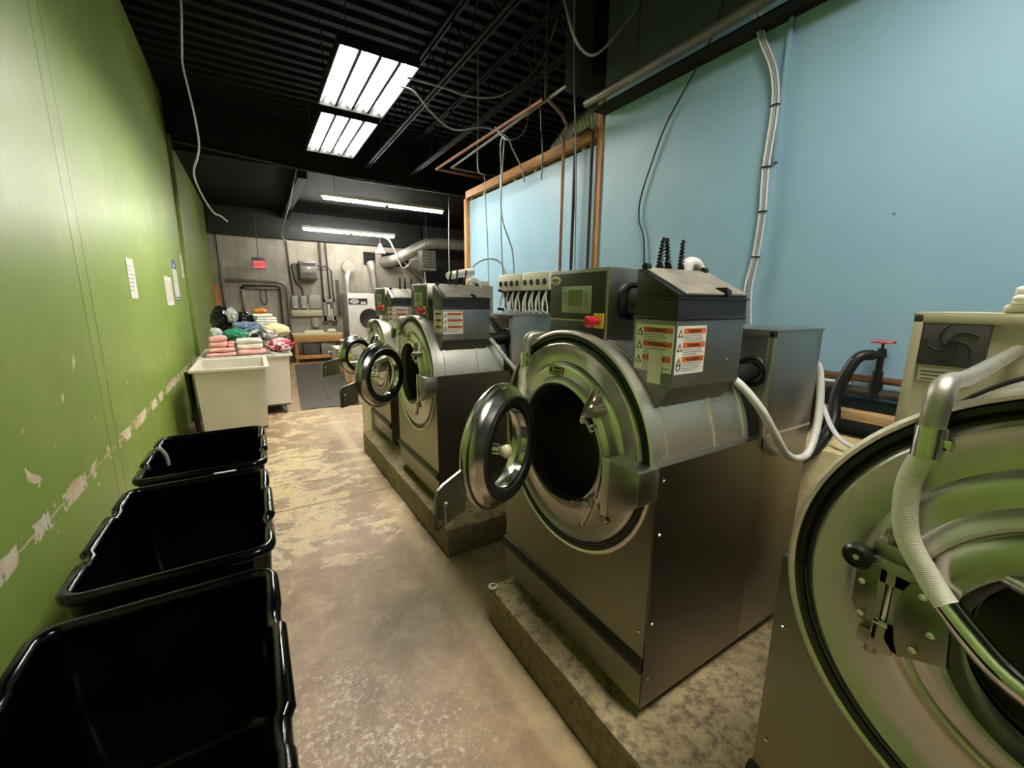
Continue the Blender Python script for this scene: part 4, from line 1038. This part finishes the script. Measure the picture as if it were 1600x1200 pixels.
# third-machine front hardware seen past the open doors
g = G(); g.box(.70, .80, 4.50, 4.85, .86, 1.02, .004); g.box(.72, .78, 4.78, 4.82, .80, .86, .002); g.cyl((.70, 4.86, .93), (.70, 4.98, .93), .018, seg=10)
g.cyl((.82, 4.62, .86), (.90, 4.62, .80), .02, seg=8); g.box(.78, .98, 4.58, 4.66, .80, .86, .003); g.thing('steel_bracket', 'steel', 'steel bracket box beside the cream cabinet', 'bracket')

# ------------------------------------------------------------------ pipes, cables and pumps on the right
pipe('water_pipe', [(2.455, -2.8, 1.155), (2.455, 2.5, 1.155)], .017, 'copper', 'copper water pipe running along the foot of the blue wall', 'pipe', 'pipes along the blue wall')
pipe('water_pipe', [(2.43, -2.8, 1.095), (2.43, 2.5, 1.10)], .020, 'pipe_dark', 'dark water pipe just below the copper pipe', 'pipe', 'pipes along the blue wall')
pipe('water_pipe', [(2.46, .82, 1.122), (2.46, 2.5, 1.128)], .014, 'cable_white', 'white water pipe between the copper and dark pipes', 'pipe', 'pipes along the blue wall')
G().box(2.40, 2.52, -2.8, 2.5, .955, 1.0, .003).struct('trim_12', 'wood_worn', 'worn timber rail below the dark blue boarding', 'trim')
G().box(2.47, 2.52, -2.8, 2.5, 1.0, 1.055, .002).struct('trim_13', 'navy', 'dark blue board under the pipes', 'trim')
G().box(2.12, 2.50, -1.2, 2.3, 0, .86, .004).struct('trim_14', 'ply', 'pale boxed ledge behind the washers', 'ledge')
t = empty('water_valve', (2.43, .72, 1.10), 'black water valve with a red wheel on the wall pipe', 'valve')
g = G(); g.cyl((0, 0, -.01), (0, 0, .05), .028, .026, 14); g.cyl((0, 0, .05), (0, 0, .10), .020, seg=12); g.cyl((0, 0, .10), (0, 0, .175), .014, seg=12); g.cyl((0, 0, .165), (0, 0, .205), .022, .016, 12); g.cyl((0, 0, .2), (0, 0, .235), .006, seg=8); g.cyl((0, 0, .18), (-.05, .03, .17), .018, seg=12)
g.part('body', 'black_plastic', t)
g = G(); g.tube([(math.cos(k * PI / 6) * .036 * (1 + .12 * math.cos(k * PI)), math.sin(k * PI / 6) * .036 * (1 + .12 * math.cos(k * PI)), .235) for k in range(12)], .006, 6, closed=True)
for k in range(3): a = k * PI / 3; g.cyl((-.03 * math.cos(a), -.03 * math.sin(a), .235), (.03 * math.cos(a), .03 * math.sin(a), .235), .004, seg=6)
g.part('wheel', 'valve_red', t, 'red hand wheel')
pipe('water_hose', [(2.40, .74, 1.275), (2.36, .775, 1.265), (2.33, .80, 1.20), (2.30, .82, 1.08), (2.26, .80, .97), (2.18, .80, .89), (2.05, .80, .84), (1.90, .85, .80), (1.835, .90, .80)], [.024] * 9, 'black_rubber', 'black water hose from the wall valve to the open washer', 'hose', None, 14, 6)
pipe('drain_hose', [(1.845, .96, 1.335), (1.88, .90, 1.35), (1.925, .83, 1.28), (1.94, .78, 1.14), (1.95, .80, .98), (1.94, .88, .9), (1.95, .93, .87)], .030, 'black_rubber', 'black drain hose looping behind the open washer', 'hose', None, 14, 6)
pipe('thin_hose', [(2.13, .55, .885), (2.16, .70, .90), (2.20, .78, .95), (2.28, .86, 1.03), (2.36, .95, 1.08), (2.42, 1.05, 1.13)], .010, 'cable_white', 'thin pale hose curling over the ledge', 'hose', None, 8, 6)
g = G(); g.box(2.40, 2.47, .30, .345, 1.155, 1.40, .004); g.cyl((2.42, .42, 1.155), (2.40, .36, 1.30), .022, seg=12)
g.thing('wall_bracket', 'galv', 'grey metal bracket between blue wall and beige washer housing', 'bracket')
# folded cloth on the beige housing
folded('folded_towel', 1.52, 1.74, .02, .235, 1.483, 1.545, 'white_towel', 'white cloth folded on top of the beige washer housing', 'towel', 3, 22)
# dosing pumps on the second machine
def pump(loc, label):
    t = empty('dosing_pump', loc, label, 'dosing pump', 'dosing pumps behind the second washer')
    g = G(); g.box(-.05, .07, -.165, .165, .16, .285, .01); g.part('housing', 'offwhite', t)
    for k in range(4):
        yy = -.12 + k * .08
        g = G(); g.lathe([(-.05, .022), (-.056, .020), (-.056, .0001)], (0, yy, .215), seg=14); g.box(-.0585, -.055, yy - .006, yy + .006, .20, .23); g.part('dial', 'pipe_dark', t)
        g = G(); g.tube([(-.03, yy, .165), (-.045, yy - .01, .12), (-.05, yy - .035 + .01 * k, .05), (-.06, yy - .05, .003)], .005, 8, 4); g.tube([(.0, yy + .02, .165), (-.03, yy + .025, .10), (-.065, yy + .01, .003)], .005, 8, 4); g.tube([(-.02, yy + .012, .165), (-.05, yy + .02, .09), (-.075, yy - .02, .03), (-.075, yy - .05, .01)], .0045, 8, 4); g.part('feed_tube', 'hose_white', t)
        g = G(); g.cyl((.01, yy, .08), (.01, yy, .165), .026, seg=12); g.part('pump_head', 'black_plastic', t)
    g = G(); g.box(.05, .065, -.16, .16, 0, .2); g.box(-.01, .06, -.16, .16, 0, .012); g.part('stand', 'elec_dark', t)
    return t
pA = pump((1.752, 2.80, 1.42), 'dosing pump unit farther along the second washer')
dup(pA, (1.752, 2.455, 1.42), 'dosing pump unit next to the control box of the open washer')
t = empty('junction_box', (1.54, 2.95, 1.416), 'grey junction box on the second washer beside its hopper', 'junction box')
g = G(); g.box(-.055, .055, -.10, .06, 0, .20, .005); g.part('case', 'elec_grey', t)
g = G(); g.box(-.055, .03, -.09, .04, .20, .235, .004); g.part('relay', 'offwhite', t)
g = G(); g.tube([(.09, -.105, .03), (.15, -.11, .03), (.17, -.11, .10), (.15, -.11, .15), (.10, -.10, .17)], .010, 8, 4); g.part('lead', 'black_rubber', t)
pipe('drain_pipe', [(1.70, 3.95, 1.745), (1.85, 4.0, 1.775), (2.0, 4.0, 1.80)], .038, 'offwhite', 'fat white pipe running behind the second washer', 'pipe', None, 16)

# copper pipe rack under the deck
PG = 'copper pipes hung under the roof deck'
pipe('copper_pipe', [(3.2, 4.93, 3.0), (1.99, 4.91, 3.0), (2.03, 2.86, 3.0)], .014, 'copper', 'outer copper pipe bent round above the aisle', 'pipe', PG)
pipe('steel_conduit', [(2.035, 2.83, 3.0), (2.05, 2.83, 4.15)], .012, 'pipe_dark', 'dark riser from the copper rack up to the roof', 'conduit')
pipe('copper_pipe', [(3.2, 4.78, 3.0), (2.12, 4.77, 3.0), (2.05, 2.6, 3.0)], .012, 'pipe_grey', 'inner grey pipe of the hanging rack', 'pipe', PG)
pipe('copper_pipe', [(2.05, 2.83, 3.0), (2.20, 2.84, 2.93), (2.36, 2.97, 2.92), (2.39, 3.05, 2.87), (2.39, 3.06, 1.2)], .014, 'copper', 'copper pipe dropping in front of the blue partition', 'pipe', PG)
pipe('copper_pipe', [(2.42, 2.96, 2.86), (2.44, 2.92, 2.85), (2.45, 2.82, 2.87), (2.46, 2.77, 2.84), (2.46, 2.77, 1.2)], .013, 'pipe_dark', 'dark pipe dropping beside the timber post', 'pipe', PG)
pipe('copper_pipe', [(2.46, 2.98, 2.80), (2.46, 2.99, 1.2)], .014, 'pipe_dark', 'dark pipe behind the copper pipe on the partition', 'pipe', PG)
t = empty('steel_conduit', (2.31, -.1, 2.975), 'long grey conduit high in front of the blue wall', 'conduit')
g = G(); g.tube([(-.01, 2.78, -.01), (.01, -2.8, .01)], .028, 12); g.part('pipe', 'pipe_grey', t)
for yy in (2.3, .7, -.9): g = G(); g.cyl((0, yy, .02), (0, yy, 1.22), .006, seg=6); g.part('hanger', 'pipe_dark', t)
G().box(2.36, 2.50, -2.9, 2.68, 2.93, 2.945, .002).thing('wall_ledge', 'beam_black', 'dark angle ledge along the top of the blue wall', 'ledge')
G().box(2.42, 2.86, 2.76, 3.10, 3.24, 4.19, .004).thing('vertical_duct', 'beam_black', 'black square duct rising to the roof beside the timber post', 'duct')
g = G(); ctl = [Vector(p) for p in ((2.76, 3.95, 2.3), (2.76, 3.80, 2.68), (2.76, 3.60, 2.93), (2.76, 3.36, 3.05), (2.76, 3.08, 3.08), (2.76, 2.78, 3.06))]
pts = []
for i in range(len(ctl) - 1):
    for k in range(12): pts.append(ctl[i].lerp(ctl[i + 1], k / 12))
g.tube(pts, [.108 + (.010 if k % 2 else -.006) for k in range(len(pts))], 20); g.thing('flexible_duct', 'galv', 'silver flexible duct curving over the partition', 'duct')

# hanging cables
KG = 'cables hanging from the roof'
def cable(pts, r, mat, label, smooth=5):
    pipe('hanging_cable', pts, r, mat, label, 'cable', KG, 6, smooth)
cable([(-.155, 3.2, 4.25), (-.155, 3.2, 3.25), (-.18, 3.2, 2.90), (-.19, 3.2, 2.79), (-.18, 3.2, 2.68), (-.165, 3.2, 2.53), (-.16, 3.2, 2.39), (-.175, 3.2, 2.31), (-.20, 3.2, 2.24), (-.20, 3.2, 2.18), (-.17, 3.2, 2.085), (-.13, 3.2, 2.01), (-.10, 3.2, 1.995), (-.065, 3.2, 1.965)], .0055, 'cable_white', 'white cable dangling in front of the green wall')
cable([(1.25, 3.65, 3.26), (1.52, 3.6, 3.24), (1.76, 3.6, 3.23), (1.98, 3.6, 3.27), (2.14, 3.6, 3.34), (2.35, 3.6, 3.5), (2.56, 3.6, 3.75), (2.7, 3.6, 4.1)], .008, 'cable_grey', 'upper grey cable slung from the nearer lamp')
cable([(1.25, 3.82, 3.26), (1.36, 3.8, 3.24), (1.5, 3.8, 3.12), (1.66, 3.8, 3.03), (1.79, 3.8, 3.03), (2.02, 3.8, 3.1), (2.26, 3.8, 3.08), (2.34, 3.8, 2.98), (2.45, 3.8, 2.82), (2.49, 3.8, 2.69)], .008, 'cable_grey', 'lower grey cable slung from the nearer lamp to the partition')
cable([(2.262, 3.805, 3.085), (2.285, 3.86, 3.06), (2.29, 3.9, 2.83), (2.27, 3.9, 2.59), (2.27, 3.9, 2.47), (2.30, 3.9, 2.29), (2.38, 3.9, 2.11), (2.42, 3.9, 1.98), (2.46, 3.9, 1.5)], .008, 'cable_grey', 'curving grey cable in front of the partition')
cable([(2.24, 3.79, 3.085), (2.30, 3.96, 3.05), (2.33, 4.0, 2.89), (2.34, 4.02, 2.59), (2.35, 4.02, 2.1), (2.39, 4.02, 1.5)], .008, 'cable_grey', 'straight grey cable in front of the partition')
cable([(2.10, 3.2, 4.2), (2.20, 3.2, 3.38), (2.15, 3.2, 3.18), (2.12, 3.2, 2.98), (2.06, 3.2, 2.86), (1.98, 3.3, 2.84), (1.98, 3.5, 3.0)], .007, 'cable_dark', 'dark cable looping below the copper rack')
cable([(2.33, 4.5, 4.2), (2.33, 4.5, 3.5), (2.32, 4.5, 2.97), (2.40, 4.5, 2.9), (2.41, 4.5, 2.73), (2.44, 4.5, 2.17), (2.45, 4.5, 1.88), (2.46, 4.5, 1.5)], .008, 'cable_grey', 'grey cable near the far end of the partition')
cable([(2.34, 2.92, 4.2), (2.35, 2.9, 3.34), (2.38, 2.9, 2.98), (2.40, 2.9, 2.7), (2.42, 2.9, 2.26), (2.44, 2.9, 1.4)], .007, 'cable_grey', 'straight grey cable left of the timber post')
cable([(2.46, 2.3, 3.75), (2.41, 2.3, 3.48), (2.19, 2.3, 3.2), (2.04, 2.3, 3.06), (1.93, 2.3, 3.05), (1.86, 2.32, 3.14), (1.85, 2.42, 3.40), (1.90, 2.6, 3.71)], .008, 'cable_grey', 'grey cable looping in front of the black square duct')
cable([(2.25, 3.2, 4.2), (2.24, 3.2, 3.4), (2.23, 3.2, 3.34), (2.26, 3.2, 2.96), (2.28, 3.2, 2.76), (2.27, 3.2, 2.55)], .006, 'cable_dark', 'thin dark cable beside the flexible duct')
cable([(2.10, 4.3, 1.74), (2.12, 4.3, 1.8), (2.16, 4.3, 1.89), (2.28, 4.3, 1.96), (2.38, 4.25, 1.97), (2.45, 4.2, 1.92), (2.48, 4.15, 1.8), (2.48, 4.1, 1.66)], .011, 'cable_grey', 'arched grey cable at the foot of the partition')
cable([(2.50, 1.73, 3.4), (2.48, 1.73, 3.21), (2.48, 1.79, 3.04), (2.475, 1.89, 2.89), (2.48, 2.07, 2.67), (2.48, 2.18, 2.43), (2.48, 2.25, 2.24), (2.48, 2.25, 2.09), (2.48, 2.19, 1.93), (2.48, 2.16, 1.5)], .006, 'cable_dark', 'thin dark cable curving down the blue wall')
cable([(3.05, 11.0, 3.05), (3.15, 11.0, 2.99), (3.30, 11.0, 2.70), (3.45, 11.0, 2.35), (3.60, 11.0, 2.40), (3.75, 11.0, 2.57), (3.95, 10.85, 2.50), (4.02, 10.85, 2.01), (4.02, 10.85, 1.6)], .018, 'cable_white', 'white cable drooping from the far strip lamp')
cable([(3.62, 8.3, 3.56), (3.60, 8.3, 2.6), (3.60, 8.3, 1.5)], .012, 'cable_grey', 'grey cable dropping straight beyond the partition')
cable([(.83, 7.8, 3.50), (.82, 8.6, 3.38), (.80, 9.2, 3.22), (.83, 9.6, 3.3), (.82, 10.4, 3.2), (.80, 11.6, 2.98), (.90, 11.8, 2.90)], .012, 'cable_grey', 'pale cable sagging along the black ceiling beam')
pipe('steel_conduit', [(-.70, 7.78, 3.63), (.9, 7.78, 3.52), (1.65, 7.78, 3.49), (4.2, 7.78, 3.49)], .02, 'pipe_dark', 'thin conduit across the ceiling at the black bulkhead', 'conduit')
# cable bundle with ties
t = empty('cable_bundle', (2.47, 1.38, 1.38), 'bundle of grey and white cables tied down the blue wall', 'cables')
pth = [(1.50, 1.64), (1.46, 1.51), (1.38, 1.33), (1.35, 1.15), (1.36, .85), (1.35, .62), (1.36, .38), (1.38, .21), (1.37, .06), (1.35, -.14)]
for j, (dx, dy, m) in enumerate(((0, -.012, 'cable_white'), (-.014, .0, 'cable_grey'), (.0, .014, 'cable_grey'), (-.012, .02, 'cable_white'))):
    fan = [.7 + 1.6 * max(0, .4 - p[1]) for p in pth]
    g = G(); g.tube([(dx, p[0] - 1.38 + dy * f, p[1]) for p, f in zip(pth, fan)], .0058, 8, 5); g.part('cable', m, t)
for z, yy in ((1.15, 1.35), (.85, 1.36), (.62, 1.35), (.38, 1.36)):
    g = G(); g.tube([(math.cos(a) * .017 - .006, yy - 1.38 + .003 + math.sin(a) * .022, z) for a in [k * PI / 6 for k in range(12)]], .004, 6, closed=True); g.part('cable_tie', 'black_plastic', t)
g = G(); g.box(2.474, 2.5, 1.318, 1.34, 2.25, 2.93, .002); g.thing('cable_channel', 'blue', 'narrow blue channel beside the cable bundle', 'channel')

# ------------------------------------------------------------------ notices on the green wall
def notice(ya, yb, z0, z1, label, mat='white', blue=False, two=False):
    g = G(); g.mi = 0; g.box(XL + .001, XL + .0035, ya, yb, z0, z1)
    rnd = random.Random(int(ya * 100)); g.mi = 1; L_ = yb - ya
    cols = [(.08, .46), (.54, .92)] if two else [(.12, .88)]
    for c in cols:
        z = z1 - .06
        while z > z0 + .04:
            g.box(XL + .0035, XL + .0042, ya + L_ * c[0], ya + L_ * (c[0] + (c[1] - c[0]) * rnd.uniform(.6, 1)), z - .003, z + .003); z -= .022 if two else .03
    g.mi = 2
    if blue:
        g.box(XL + .0035, XL + .0045, ya, yb, z1 - .10, z1); g.box(XL + .0035, XL + .0045, ya, yb, z0 + .03, z0 + .045); g.box(XL + .0035, XL + .0045, ya, yb, z0, z0 + .015)
        g.mi = 0; g.prism([(ya + L_ * .3, z1 - .075), (ya + L_ * .7, z1 - .075), (ya + L_ * .5, z1 - .03)], 'x', XL + .0045, XL + .005)
    g.thing('paper_notice', [mat, 'greytext', 'blue_ink'], label, 'notice', 'paper notices on the green wall')
notice(4.22, 4.45, 1.50, 1.80, 'long white notice alone on the green wall')
notice(5.84, 6.30, 1.43, 1.74, 'white two-column sheet left of the blue-edged notice', 'white', False, True)
notice(6.52, 6.86, 1.48, 1.96, 'white notice with blue top and bottom edges', 'white', True)
notice(7.40, 7.62, 1.79, 2.09, 'small pale notice next to the corner strip', 'offwhite')
